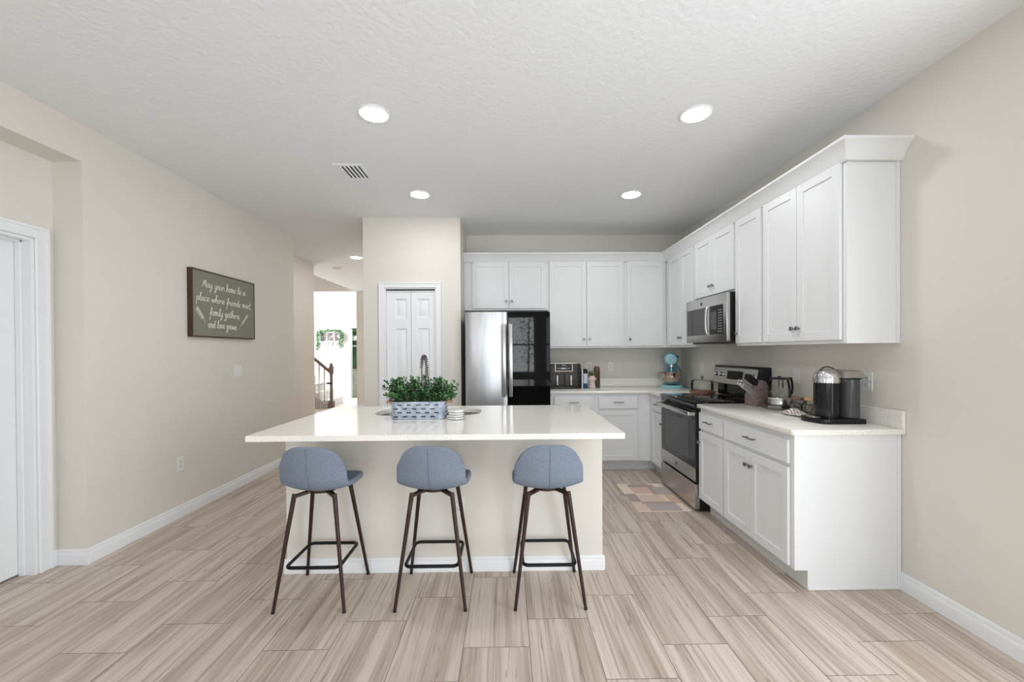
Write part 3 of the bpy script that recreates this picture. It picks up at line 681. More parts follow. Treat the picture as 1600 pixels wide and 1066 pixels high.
# worktops
def slab_top(mb, pts, z0=CB, z1=CT, bev=0.004): mb.prism([(x, y, z0) for x, y in pts], (0, 0, z1 - z0), bev)
wt = thing('worktop', (1.4, 4.9, CT), 'cream quartz worktop along the back wall, reaching round the corner to the range', 'worktop')
mb = MB(); slab_top(mb, [(0.470, YB - 0.001), (0.470, FB - 0.032), (FX - 0.032, FB - 0.032), (FX - 0.032, 4.1795), (W - 0.001, 4.1795), (W - 0.001, YB - 0.001)]); mb.build('slab', M['quartz'], wt)
tag(MB().box(0.470, W - 0.0215, YB - 0.021, YB - 0.001, CT, CT + 0.102, 0.002).build('backsplash', M['quartz']), 'low quartz backsplash strip along the back wall behind the air fryer', 'backsplash', 'quartz backsplash strips')
tag(MB().box(W - 0.021, W - 0.001, 4.1795, YB - 0.001, CT, CT + 0.102, 0.002).build('backsplash', M['quartz']), 'short quartz backsplash strip behind the glass cake dome', 'backsplash', 'quartz backsplash strips')
wt = thing('worktop', (1.9, 2.9, CT), 'cream quartz worktop carrying the coffee machine and knife block', 'worktop')
mb = MB(); c_ = 0.012
slab_top(mb, [(W - 0.001, 2.2585), (FX - 0.032 + c_, 2.2585), (FX - 0.032, 2.2585 + c_), (FX - 0.032, 3.4105), (W - 0.001, 3.4105)]); mb.build('slab', M['quartz'], wt)
tag(MB().box(W - 0.021, W - 0.001, 2.2585, 3.4105, CT, CT + 0.102, 0.002).build('backsplash', M['quartz']), 'low quartz backsplash strip behind the kettle and coffee machine', 'backsplash', 'quartz backsplash strips')

# ---------------------------------------------------------------- island
IX0, IX1, IY0, IY1 = -1.4172, 0.6427, 2.2251, 3.4032
isl = thing('kitchen_island', (-0.39, 2.95, 0), 'beige kitchen island base with white baseboard behind the stools', 'kitchen island')
BX0, BX1, BY0, BY1 = -1.371, 0.590, 2.541, 3.36
MB().box(BX0, BX1, BY0, BY0 + 0.10, 0, CB - 0.0005, 0.002).box(BX0, BX0 + 0.09, BY0 + 0.10, BY1, 0, CB - 0.0005, 0.002).box(BX1 - 0.09, BX1, BY0 + 0.10, BY1, 0, CB - 0.0005, 0.002).build('island_wall', M['wall'], isl)
MB().box(BX0 + 0.09, BX1 - 0.09, BY1 - 0.03, BY1 - 0.005, 0.1, CB - 0.0005).build('cabinet_fronts', M['cab'], isl)
bb = MB(); t_ = 0.012; h_ = 0.088
for a, b in (((BX0 - t_, BY0), (BX1 + t_, BY0)),): base_run(bb, a, b, (0, -1), h_, t_)
base_run(bb, (BX1, BY0), (BX1, BY1), (1, 0), h_, t_); base_run(bb, (BX0, BY0), (BX0, BY1), (-1, 0), h_, t_)
bb.build('island_baseboard', M['trim'], isl, angle=25)
# island top with sink cut-out
SX0, SX1, SY0, SY1 = -0.972, -0.196, 2.900, 3.262
it = thing('island_worktop', (-0.39, 2.8, CT), 'large cream quartz island worktop with a sink cut-out', 'worktop')
def rrect(x0, x1, y0, y1, r, k=8):
    out = []
    for cx, cy, a0 in ((x1-r, y1-r, 0), (x0+r, y1-r, PI/2), (x0+r, y0+r, PI), (x1-r, y0+r, 1.5*PI)):
        for i in range(k+1):
            a = a0 + PI/2*i/k; out.append((cx + r*math.cos(a), cy + r*math.sin(a)))
    return out
def plate_with_hole(mb, outer, inner, z0, z1):
    """outer: 4 corner rectangle ccw from (x1,y1); inner: rrect list with equal segments"""
    k = len(inner) // 4
    for z, flip in ((z1, False), (z0, True)):
        ov = [mb.bm.verts.new((x, y, z)) for x, y in outer]; iv = [mb.bm.verts.new((x, y, z)) for x, y in inner]
        for c in range(4):
            seg = iv[c*k:(c+1)*k]
            for i in range(k-1):
                f = (ov[c], seg[i+1], seg[i]); mb._tag([mb.bm.faces.new(f if not flip else f[::-1])])
            nx = iv[((c+1)*k) % len(iv)]; f = (ov[c], ov[(c+1)%4], nx, seg[-1]); mb._tag([mb.bm.faces.new(f if not flip else f[::-1])])
    n = len(outer)
    for i in range(n):
        a, b = outer[i], outer[(i+1)%n]; mb.quad((*a, z0), (*b, z0), (*b, z1), (*a, z1))
    n = len(inner)
    for i in range(n):
        a, b = inner[i], inner[(i+1)%n]; mb.quad((*b, z0), (*a, z0), (*a, z1), (*b, z1))
    bmesh.ops.remove_doubles(mb.bm, verts=mb.bm.verts, dist=1e-6); bmesh.ops.recalc_face_normals(mb.bm, faces=mb.bm.faces)
inner = rrect(SX0, SX1, SY0, SY1, 0.14)
mb = MB(); plate_with_hole(mb, [(IX1, IY1), (IX0, IY1), (IX0, IY0), (IX1, IY0)], inner, CB, CT)
mb.build('slab', M['quartz'], it, angle=30)
sk = thing('sink', ((SX0+SX1)/2, (SY0+SY1)/2, 0.70), 'stainless undermount sink set into the island worktop', 'sink')
mb = MB(); rings = []
for g, z in ((0.012, 0.8825), (0.004, 0.8825), (0.0, 0.880), (-0.012, 0.73), (-0.05, 0.705), (-0.12, 0.700)):
    rings.append([mb.bm.verts.new((x, y, z)) for x, y in rrect(SX0 - g, SX1 + g, SY0 - g, SY1 + g, max(0.02, 0.14 + g))])
mb.loft(rings, caps=False); mb.mi = 0; mb._tag([mb.bm.faces.new(rings[-1])]); bmesh.ops.recalc_face_normals(mb.bm, faces=mb.bm.faces); mb.build('basin', M['steel'], sk)
MB().lathe([(0.04, 0.7005), (0.04, 0.703), (0.02, 0.702), (0, 0.7015)], ((SX0+SX1)/2, (SY0+SY1)/2, 0), 20).build('drain', M['steel_dark'], sk)
# spring faucet behind the planter
fx, fy = -0.690, 3.315
fc = thing('faucet', (fx, fy, CT), 'grey spring-neck kitchen faucet rising behind the boxwood planter', 'faucet')
MB().lathe([(0.026, 0), (0.026, 0.012), (0.017, 0.016), (0.017, 0.10), (0, 0.10)], (fx, fy, CT), 20).build('body', M['steel_dark'], fc)
arc = [Vector((fx, fy, CT + 0.10)), Vector((fx, fy, CT + 0.30))]
dx, dy = 0.060, -0.10
for i in range(1, 17):
    a = PI * i / 16
    arc.append(Vector((fx + dx*(1-math.cos(a))/2, fy + dy*(1-math.cos(a))/2, CT + 0.33 + 0.085*math.sin(a))))
arc.append(Vector((fx + dx, fy + dy, CT + 0.26)))
MB().tube(catmull(arc, 3), 0.0055, 8).build('hose', M['steel_dark'], fc)
# spring coil round the hose
cp = catmull(arc, 12)
L_ = [0.0]
for p, q_ in zip(cp, cp[1:]): L_.append(L_[-1] + (q_ - p).length)
coil = []; turns = 19; N_ = turns * 12; j = 0
for i in range(N_ + 1):
    s_ = L_[-1] * (0.42 + 0.58 * i / N_)
    while j < len(L_) - 2 and L_[j+1] < s_: j += 1
    tt = (s_ - L_[j]) / max(1e-9, L_[j+1] - L_[j]); p = cp[j].lerp(cp[j+1], tt); d = (cp[j+1] - cp[j]).normalized()
    a = d.cross(Vector((0.8, 0.6, 0.05))).normalized(); b = d.cross(a); th = 2*PI*turns*i/N_
    coil.append(p + a * (0.0135*math.cos(th)) + b * (0.0135*math.sin(th)))
MB().tube(coil, 0.0030, 5).build('spring', M['steel_dark'], fc)
MB().lathe([(0.012, 0), (0.017, -0.02), (0.019, -0.09), (0.014, -0.105), (0, -0.105)], (fx + dx, fy + dy, CT + 0.27), 16).build('spray_head', M['steel_dark'], fc)
MB().tube([(fx + 0.018, fy, CT + 0.07), (fx + 0.05, fy, CT + 0.08), (fx + 0.085, fy - 0.01, CT + 0.10)], 0.006, 8).build('lever', M['steel_dark'], fc)

# planter with boxwood
px0, px1, py0, py1, pz = -0.780, -0.415, 2.728, 2.862, CT
pl = thing('planter', ((px0+px1)/2, (py0+py1)/2, pz), 'galvanised slotted metal planter of green boxwood on the island', 'planter')
mb = MB(); rings = []
for g, z in ((-0.004, 0.0), (0.0, 0.006), (0.002, 0.11), (0.004, 0.118), (-0.002, 0.119), (-0.006, 0.112), (-0.008, 0.06)):
    rings.append([mb.bm.verts.new((x, y, pz + z)) for x, y in rrect(px0 - g, px1 + g, py0 - g, py1 + g, 0.05, 6)])
mb.loft(rings, caps=False); mb._tag([mb.bm.faces.new(list(reversed(rings[0])))]); bmesh.ops.recalc_face_normals(mb.bm, faces=mb.bm.faces)
tubm = mb
mb = MB(); mb.tube([(x, y, pz + 0.115) for x, y in rrect(px0 - 0.003, px1 + 0.003, py0 - 0.003, py1 + 0.003, 0.052, 6)], 0.003, 6, closed=True)
mb.tube([(x, y, pz + 0.004) for x, y in rrect(px0 + 0.001, px1 - 0.001, py0 + 0.001, py1 - 0.001, 0.05, 6)], 0.003, 6, closed=True); mb.build('rolled_rim', M['galv'], pl)
mb = tubm; mb.mi = 1
for r in range(4):
    z = pz + 0.019 + r * 0.026
    n0 = 6
    for i in range(n0):
        x = px0 + 0.022 + (0.026 if r % 2 else 0.0) + i * 0.061
        if x + 0.028 > px1 - 0.012: continue
        mb.box(x, x + 0.031, py0 - 0.0026, py0 + 0.001, z - 0.0034, z + 0.0034, 0.001)
    for s_ in (-1, 1):
        xx = px1 + 0.001 if s_ > 0 else px0 - 0.001
        for yy in (py0 + 0.05, py0 + 0.085):
            mb.box(xx - 0.002, xx + 0.002, yy - 0.012, yy + 0.012, z - 0.0026, z + 0.0026)
mb.build('tub', [M['galv'], M['dark_slot']], pl)
for s_ in (-1, 1):
    x = px1 if s_ > 0 else px0
    pts = [(x, py0 + 0.03, pz + 0.105), (x + s_*0.022, py0 + 0.035, pz + 0.118), (x + s_*0.034, 2.795, pz + 0.108), (x + s_*0.022, py1 - 0.035, pz + 0.118), (x, py1 - 0.03, pz + 0.105)]
    MB().tube(catmull(pts, 5), 0.008, 8).build('handle', M['rope'], pl)
rnd = random.Random(3)
fol, stm = MB(), MB()
for i in range(150):
    u = rnd.random(); x = px0 + 0.02 + u*(px1 - px0 - 0.04); y = rnd.uniform(py0 + 0.02, py1 - 0.02)
    ex = (u - 0.5) * 2
    tip = Vector((x + ex*0.075 + rnd.uniform(-0.03, 0.03), y + rnd.uniform(-0.045, 0.04), pz + 0.165 + rnd.random()**1.2*0.115 - abs(ex)**3*0.035))
    b0 = Vector((x, y, pz + 0.095)); mid = b0.lerp(tip, 0.5) + Vector((-ex*0.012, 0, 0.012))
    pts = catmull([b0, mid, tip], 5); stm.tube(pts, 0.0014, 4)
    n_ = len(pts)
    for j in range(2, n_):
        ax = (pts[j] - pts[j-1]).normalized()
        for k in range(2):
            ang = rnd.uniform(0, 2*PI); o = ax.orthogonal().normalized(); o = Matrix.Rotation(ang + k*PI, 3, ax) @ o
            leaf_on(fol, pts[j], (o + ax*0.55), Vector((rnd.uniform(-.4,.4), rnd.uniform(-.4,.4), 1)), rnd.uniform(0.018, 0.028), rnd.uniform(0.007, 0.0105))
    leaf_on(fol, tip, ax + Vector((0, 0, .3)), Vector((0, -1, .3)), 0.02, 0.006)
fo = fol.build('foliage', M['leaf'], pl, smooth=False); stm.build('stems', M['stem'], fo)
MB().box(px0 + 0.02, px1 - 0.02, py0 + 0.015, py1 - 0.015, pz + 0.07, pz + 0.10, 0.01).build('moss', M['soil'], pl)

# coasters
cx_, cy_ = -0.342, 2.735
def coaster(z, rot, label):
    t = thing('coaster', (cx_, cy_, z), label, 'coaster', 'stack of hexagonal coasters')
    pts = [(0.056*math.cos(PI/3*i + PI/6), 0.056*math.sin(PI/3*i + PI/6), 0) for i in range(6)]
    mb = MB().prism(pts, (0, 0, 0.012), 0.002); o = mb.build('marble_tile', M['coaster_edge']); o.parent = t
    mb = MB().prism([(p[0]*0.99, p[1]*0.99, 0) for p in pts], (0, 0, 0.0035)); mb.xform(Matrix.Translation((0, 0, -0.0035))); o = mb.build('dark_backing', M['coaster_line']); o.parent = t
    t.rotation_euler = (0, 0, rot); return t
for i, (rot, l) in enumerate(((0.10, 'white hexagonal coaster, lowest of the stack beside the planter'), (-0.06, 'white hexagonal coaster, second from the bottom of the stack beside the planter'),
                              (0.16, 'white hexagonal coaster, second from the top of the stack beside the planter'), (0.02, 'white hexagonal coaster, topmost of the stack beside the planter'))):
    coaster(CT + 0.0036 + i*0.0156, rot, l)

# ---------------------------------------------------------------- bar stools
def make_stool(label):
    t = thing('bar_stool', (0, 0, 0), label, 'bar stool', 'grey-blue bar stools at the island')
    # shell
    prof = [(0.178, 0.632), (0.168, 0.648), (0.110, 0.648), (0.020, 0.636), (-0.045, 0.632), (-0.090, 0.640), (-0.118, 0.672), (-0.131, 0.722), (-0.139, 0.780), (-0.144, 0.830), (-0.147, 0.864)]
    wid = [0.158, 0.172, 0.189, 0.192, 0.190, 0.186, 0.182, 0.179, 0.177, 0.174, 0.170]
    curl = [0.004, 0.010, 0.020, 0.027, 0.032, 0.035, 0.042, 0.050, 0.050, 0.046, 0.042]
    drop = [0.060, 0.054, 0.020, 0.0, 0.0, 0.0, 0.0, 0.004, 0.032, 0.064, 0.086]
    P3 = catmull([(wid[i], *prof[i]) for i in range(len(prof))], 4)
    DR = catmull([(drop[i], 0, 0) for i in range(len(drop))], 4)
    CU = catmull([(curl[i], 0, 0) for i in range(len(curl))], 4)
    mb = MB(); nu = 20; V = []
    for i, p in enumerate(P3):
        a, b = P3[max(i-1, 0)], P3[min(i+1, len(P3)-1)]
        ty, tz = b.y - a.y, b.z - a.z; l = math.hypot(ty, tz) or 1
        ny, nz = tz / l, -ty / l
        if ny < 0 and nz < 0: ny, nz = -ny, -nz
        row = []
        for k in range(nu + 1):
            u = -1 + 2*k/nu; d = CU[i].x * abs(u)**2.2
            e_ = DR[i].x * abs(u)**3.5; sgn_ = 1 if i < len(P3)/2 else -1
            row.append(mb.bm.verts.new((p.x*u, p.y + ny*d - (e_*abs(ty/l) if sgn_ > 0 else 0), p.z + nz*d - (e_*abs(tz/l) if sgn_ < 0 else 0))))
        V.append(row)
    fs = []
    for i in range(len(V)-1):
        for k in range(nu): fs.append(mb.bm.faces.new((V[i][k], V[i][k+1], V[i+1][k+1], V[i+1][k])))
    bmesh.ops.recalc_face_normals(mb.bm, faces=fs)
    if sum(f.normal.z for f in mb.bm.faces) < 0: bmesh.ops.reverse_faces(mb.bm, faces=list(mb.bm.faces))
    sh = mb.build('seat_shell', M['fabric'], None); sh.parent = t
    md = sh.modifiers.new('thickness', 'SOLIDIFY'); md.thickness = 0.030; md.offset = -1
    ms = sh.modifiers.new('smooth', 'SUBSURF'); ms.levels = 1; ms.render_levels = 2
    pts = []
    for i, p in enumerate(P3):
        a, b = P3[max(i-1, 0)], P3[min(i+1, len(P3)-1)]; ty, tz = b.y-a.y, b.z-a.z; l = math.hypot(ty, tz) or 1
        ny, nz = tz/l, -ty/l
        if ny < 0 and nz < 0: ny, nz = -ny, -nz
        if 18 <= i <= len(P3)-2: pts.append((0, p.y - ny*0.0300, p.z - nz*0.0300))
    sm_ = MB().tube(pts, 0.0016, 6).build('seam', M['seam'], None); sm_.parent = sh
    F, T, ZT = 0.186, 0.108, 0.598
    for sx in (-1, 1):
        for sy in (-1, 1):
            g = MB(); g.cone((sx*F, sy*F, 0.0), (sx*T, sy*T, ZT), 0.0085, 0.0125, 14); o = g.build('leg', M['walnut'], None); o.parent = t
            g = MB(); g.cone((sx*F*1.0, sy*F*1.0, 0.0), (sx*(F-0.0012), sy*(F-0.0012), 0.009), 0.0095, 0.0095, 14); f_ = g.build('foot_cap', M['black'], None); f_.parent = o
    br_ = MB(); br_.cyl((0, 0, 0.588), (0, 0, 0.606), 0.075, 24)
    for sx in (-1, 1):
        for sy in (-1, 1):
            br_.prism([(sx*0.035 - 0.010, sy*0.035 + sx*sy*0.010, 0.590), (sx*0.035 + 0.010, sy*0.035 - sx*sy*0.010, 0.590), (sx*T + 0.008, sy*T - sx*sy*0.008, 0.578), (sx*T - 0.008, sy*T + sx*sy*0.008, 0.578)], (0, 0, 0.014))
    o = br_.build('swivel_frame', M['walnut'], None); o.parent = t
    r_ = F - (F - T) * 0.215 / ZT - 0.016
    ring = [(x, y, 0.215) for x, y in rrect(-r_, r_, -r_, r_, 0.03, 4)]
    o = MB().tube(ring, 0.0092, 10, closed=True).build('footrest', M['black_metal'], None); o.parent = t
    return t
st = make_stool('grey-blue bar stool at the end of the island nearest the sign wall')
st.location = (-1.047, 2.332, 0)
def turn(s_, a):
    for c in s_.children:
        if c.name.startswith('seat_shell'): c.rotation_euler = (0, 0, a)
s2 = dup(st, (-0.412, 2.331, 0), 'grey-blue bar stool in the middle of the three, below the planter')
s3 = dup(st, (0.222, 2.330, 0), 'grey-blue bar stool at the end of the island nearest the range')
turn(st, math.radians(-5)); turn(s2, math.radians(-3)); turn(s3, math.radians(1))

# ---------------------------------------------------------------- refrigerator
RX0, RX1, RY = -0.443, 0.462, 4.350
fr = thing('refrigerator', (0.01, 4.8, 0), 'stainless refrigerator with one black glass door, beside the pantry', 'refrigerator')
MB().box(RX0 + 0.004, RX1 - 0.004, RY + 0.075, 5.19, 0.02, 1.765, 0.004).build('cabinet_body', M['steel_dark'], fr)
# left door slightly bowed
def bowed(x0, x1, z0, z1, bow=0.010, k=12):
    mb = MB(); pts = []
    for i in range(k+1):
        u = i/k; pts.append((x0 + (x1-x0)*u, RY + bow*(2*u-1)**2 + (0.012*max(0, abs(2*u-1)-0.93)/0.07 if abs(2*u-1) > 0.93 else 0), z0))
    pts += [(x1, RY + 0.07, z0), (x0, RY + 0.07, z0)]
    mb.prism(pts, (0, 0, z1 - z0)); return mb
dl = bowed(RX0, 0.0075, 0.765, 1.785).build('door', M['steel_fridge'], fr); tag(dl, 'plain stainless door')
dr = MB().box(0.0105, RX1, RY + 0.008, RY + 0.07, 0.765, 1.785, 0.004).build('door', M['black_soft'], fr); tag(dr, 'black door with glass front')
MB().box(0.012, RX1 - 0.002, RY + 0.002, RY + 0.009, 0.768, 1.783, 0.002).build('glass_front', M['black_gloss'], dr)
bowed(RX0, RX1, 0.40, 0.760, 0.012, 20).build('freezer_drawer', M['steel_fridge'], fr); bowed(RX0, RX1, 0.05, 0.395, 0.012, 20).build('freezer_drawer', M['steel_fridge'], fr)
for x, d in ((-0.030, dl), (0.040, dr)):
    h = MB().box(x - 0.019, x + 0.019, RY - 0.062, RY - 0.046, 0.885, 1.655, 0.006, 2)
    for z in (0.93, 1.61): h.box(x - 0.012, x + 0.012, RY - 0.048, RY + 0.012, z - 0.018, z + 0.018, 0.003)
    h.build('handle', M['steel'], d)
for z in (0.73, 0.365):
    h = MB().box(-0.38, 0.40, RY - 0.06, RY - 0.045, z - 0.018, z + 0.018, 0.006, 2)
    for x in (-0.34, 0.36): h.box(x - 0.015, x + 0.015, RY - 0.046, RY + 0.012, z - 0.012, z + 0.012)
    h.build('drawer_handle', M['steel'], fr)
bd = MB(); bd.lathe([(0.0, -0.001), (0.013, -0.001), (0.013, 0.003)], (-0.405, RY + 0.008, 1.745), 20, axis='y'); bd.build('badge', M['steel_dark'], dl)

# ---------------------------------------------------------------- range
GY0, GY1, GX = 3.4135, 4.1765, 1.580
rg = thing('range', (1.9, 3.8, 0), 'stainless and black electric range between the base cabinets', 'range')
MB().box(GX + 0.035, W - 0.03, GY0 + 0.002, GY1 - 0.002, 0.02, 0.905, 0.002).box(GX + 0.06, W - 0.1, GY0 + 0.03, GY1 - 0.03, 0.0, 0.03).build('body', M['black'], rg)
ck = MB().box(GX - 0.012, W - 0.115, GY0, GY1, 0.9055, 0.9255, 0.004, 2); ckt = ck.build('cooktop', M['black_gloss'], rg)
for x, y, r in ((1.80, 3.60, 0.11), (1.80, 3.98, 0.085), (2.02, 3.62, 0.075), (2.02, 3.97, 0.10)):
    MB().lathe([(r, 0.0), (r, 0.0004), (r - 0.003, 0.0004), (r - 0.003, 0)], (x, y, 0.9256), 40).build('burner_ring', M['dark_thing'], ckt)
MB().prism([(GX - 0.008, GY0 + 0.003, 0.9055), (GX + 0.002, GY0 + 0.003, 0.862), (GX + 0.04, GY0 + 0.003, 0.862), (GX + 0.04, GY0 + 0.003, 0.9055)], (0, GY1 - GY0 - 0.006, 0)).build('front_fascia', M['oven_black'], rg)
od = MB().box(GX, GX + 0.04, GY0 + 0.004, GY1 - 0.004, 0.256, 0.852, 0.003).build('oven_door', M['oven_black'], rg)
MB().box(GX - 0.003, GX + 0.002, GY0 + 0.12, GY1 - 0.12, 0.42, 0.752, 0.002).build('oven_window', M['oven_glass'], od)
MB().box(GX - 0.006, GX + 0.003, GY0 + 0.004, GY1 - 0.004, 0.256, 0.368, 0.002).build('lower_trim', M['steel'], od)
hd = MB().box(GX - 0.062, GX - 0.040, GY0 + 0.006, GY1 - 0.006, 0.808, 0.846, 0.008, 2)
for y in (GY0 + 0.03, GY1 - 0.03): hd.box(GX - 0.045, GX + 0.003, y - 0.022, y + 0.022, 0.812, 0.842, 0.003)
hd.build('door_handle', M['steel'], od)
em = MB().lathe([(0.0, -0.0085), (0.017, -0.0085), (0.017, -0.005)], (GX, 3.795, 0.31), 24, axis='x').build('emblem', M['dark_thing'], od)
MB().lathe([(0.013, -0.0095), (0.0145, -0.0095), (0.0145, -0.008), (0.013, -0.008)], (GX, 3.795, 0.31), 24, axis='x').build('emblem_ring', M['steel'], em)
MB().box(GX - 0.004, GX + 0.04, GY0 + 0.004, GY1 - 0.004, 0.022, 0.232, 0.003).build('storage_drawer', M['steel'], rg)
# backguard: tilted steel control panel above a black riser
MB().box(2.15, W - 0.012, GY0 + 0.015, GY1 - 0.03, 0.9255, 1.07, 0.003).build('backguard_riser', M['black_gloss'], rg)
bg_ = MB().prism([(2.112, GY0, 1.036), (2.138, GY0, 1.206), (2.150, GY0, 1.214), (W - 0.006, GY0, 1.214), (W - 0.006, GY0, 1.036)], (0, GY1 - GY0, 0), 0.003).build('backguard', M['black_soft'], rg)
def on_guard(mb): return mb.xform(Matrix.Translation((2.112, 0, 1.036)) @ Matrix.Rotation(math.atan2(0.026, 0.170), 4, 'Y'))
on_guard(MB().box(-0.003, 0.002, GY0 + 0.035, GY1 - 0.012, 0.006, 0.160, 0.001)).build('control_panel', M['steel'], bg_)
on_guard(MB().box(-0.005, 0.0, 3.66, 3.915, 0.052, 0.132, 0.001)).build('display', M['black_gloss'], bg_)
for y in (4.095, 4.005, 3.565, 3.485):
    kb = on_guard(MB().lathe([(0.0, -0.034), (0.016, -0.034), (0.019, -0.028), (0.020, -0.006), (0.025, -0.004), (0.025, -0.002)], (0, y, 0.092), 24, axis='x')).build('control_knob', M['chrome'], bg_)

# ---------------------------------------------------------------- microwave
QX, QY0, QY1, QZ0, QZ1 = 1.826, 3.3745, 4.112, 1.437, 1.842
mw = thing('microwave', (2.0, 3.75, QZ0), 'stainless over-range microwave hung under the short cabinet', 'microwave')
MB().box(QX + 0.028, W - 0.004, QY0 + 0.036, QY1 + 0.028, QZ0 + 0.01, 1.8555, 0.003).build('body', M['black'], mw)
MB().box(QX + 0.06, W - 0.02, QY0 + 0.06, QY1 + 0.01, QZ0 - 0.012, QZ0 + 0.01).build('grille', M['dark_thing'], mw)
SQ0 = QY1 - QY0
fd = MB().box(QX, QX + 0.03, QY0, QY1 + 0.028, QZ0, QZ1 + 0.006, 0.004, 2).build('front', M['steel'], mw)
Yf = lambda u: QY1 + 0.028 - u * (SQ0 + 0.028)
MB().box(QX - 0.002, QX + 0.002, Yf(0.555), Yf(0.035), QZ0 + 0.066, QZ0 + 0.318, 0.001).build('door_window', M['oven_glass'], fd)
cpn = MB().box(QX - 0.003, QX + 0.002, Yf(0.925), Yf(0.635), QZ0 + 0.066, QZ0 + 0.318, 0.001).build('control_panel', M['black_gloss'], fd)
mb = MB()
for i in range(9):
    for j in range(2):
        mb.box(QX - 0.0035, QX - 0.0028, Yf(0.90 - 0.045*j), Yf(0.873 - 0.045*j), QZ0 + 0.085 + i*0.023, QZ0 + 0.093 + i*0.023)
mb.build('buttons', M['silver'], cpn)
MB().box(QX - 0.0045, QX - 0.0028, Yf(0.80), Yf(0.655), QZ0 + 0.105, QZ0 + 0.27, 0.004).build('display', M['oven_glass'], cpn)
hp = [(QX - 0.006, Yf(0.60), QZ0 + 0.072), (QX - 0.019, Yf(0.597), QZ0 + 0.10), (QX - 0.023, Yf(0.595), QZ0 + 0.19), (QX - 0.019, Yf(0.597), QZ0 + 0.285), (QX - 0.006, Yf(0.60), QZ0 + 0.312)]
mb = MB().tube(catmull(hp, 6), 0.011, 10); mb.build('handle', M['nickel_bright'], fd)
em = MB().lathe([(0.0, -0.003), (0.014, -0.003), (0.014, 0.0)], (QX, Yf(0.42), QZ0 + 0.360), 24, axis='x').build('emblem', M['dark_thing'], fd)

# ---------------------------------------------------------------- floor mat in front of the range
mt = MB(); mx0, mx1, my0, my1 = 1.100, 1.553, 3.425, 4.140
mats_m = [mat('mat_cream', rgb(238, 220, 205), 0.8), mat('mat_peach', rgb(228, 202, 186), 0.8), mat('mat_pink', rgb(222, 192, 178), 0.8), mat('mat_taupe', rgb(180, 163, 156), 0.8), mat('mat_grey', rgb(192, 178, 174), 0.8), mat('mat_tan', rgb(220, 188, 166), 0.8)]
cells = [((0, .24), [(0, .25, 1), (.25, .86, 4), (.86, 1, 0)]), ((.24, .30), [(0, .2, 1), (.2, .86, 3), (.86, 1, 5)]), ((.30, .55), [(0, .22, 3), (.22, .72, 1), (.72, .8, 0), (.8, 1, 5)]), ((.55, .60), [(0, .22, 3), (.22, .6, 0), (.6, 1, 4)]),
         ((.60, .86), [(0, .22, 0), (.22, .62, 2), (.62, .72, 3), (.72, 1, 4)]), ((.86, .95), [(0, .2, 0), (.2, .78, 3), (.78, 1, 0)]), ((.95, 1), [(0, .25, 0), (.25, .7, 4), (.7, 1, 0)])]
mt.box(mx0, mx1, my0, my1, 0.0005, 0.008, 0.003)
for (v0, v1), row in cells:
    for u0, u1, c in row:
        mt.mi = c; e = 0.004
        x0, x1, y0, y1 = mx0 + e + (mx1-mx0-2*e)*u0, mx0 + e + (mx1-mx0-2*e)*u1, my0 + e + (my1-my0-2*e)*v0, my0 + e + (my1-my0-2*e)*v1
        mt.quad((x0, y0, 0.0084), (x1, y0, 0.0084), (x1, y1, 0.0084), (x0, y1, 0.0084))
tag(mt.build('floor_mat', mats_m, smooth=False), 'peach and taupe patchwork mat on the floor ahead of the range', 'floor mat')

# ---------------------------------------------------------------- wall sign
SY0_, SY1_, SZ0, SZ1, SXF = 3.535, 4.405, 1.508, 2.104, XL + 0.040
sg = thing('wall_sign', (XL, (SY0_+SY1_)/2, SZ0), 'sage green lettered sign in a dark wood frame on the wall', 'wall sign')
f = MB(); b_ = 0.012
f.box(XL, SXF + 0.003, SY0_, SY0_ + b_, SZ0, SZ1, 0.001); f.box(XL, SXF + 0.003, SY1_ - b_, SY1_, SZ0, SZ1, 0.001); f.box(XL, SXF + 0.003, SY0_ + b_, SY1_ - b_, SZ1 - b_, SZ1, 0.001); f.box(XL, SXF + 0.003, SY0_ + b_, SY1_ - b_, SZ0, SZ0 + b_, 0.001)
f.build('frame', M['sign_frame'], sg)
MB().box(XL + 0.005, SXF, SY0_ + b_ - 0.001, SY1_ - b_ + 0.001, SZ0 + b_ - 0.001, SZ1 - b_ + 0.001).build('board', M['sign_face'], sg)
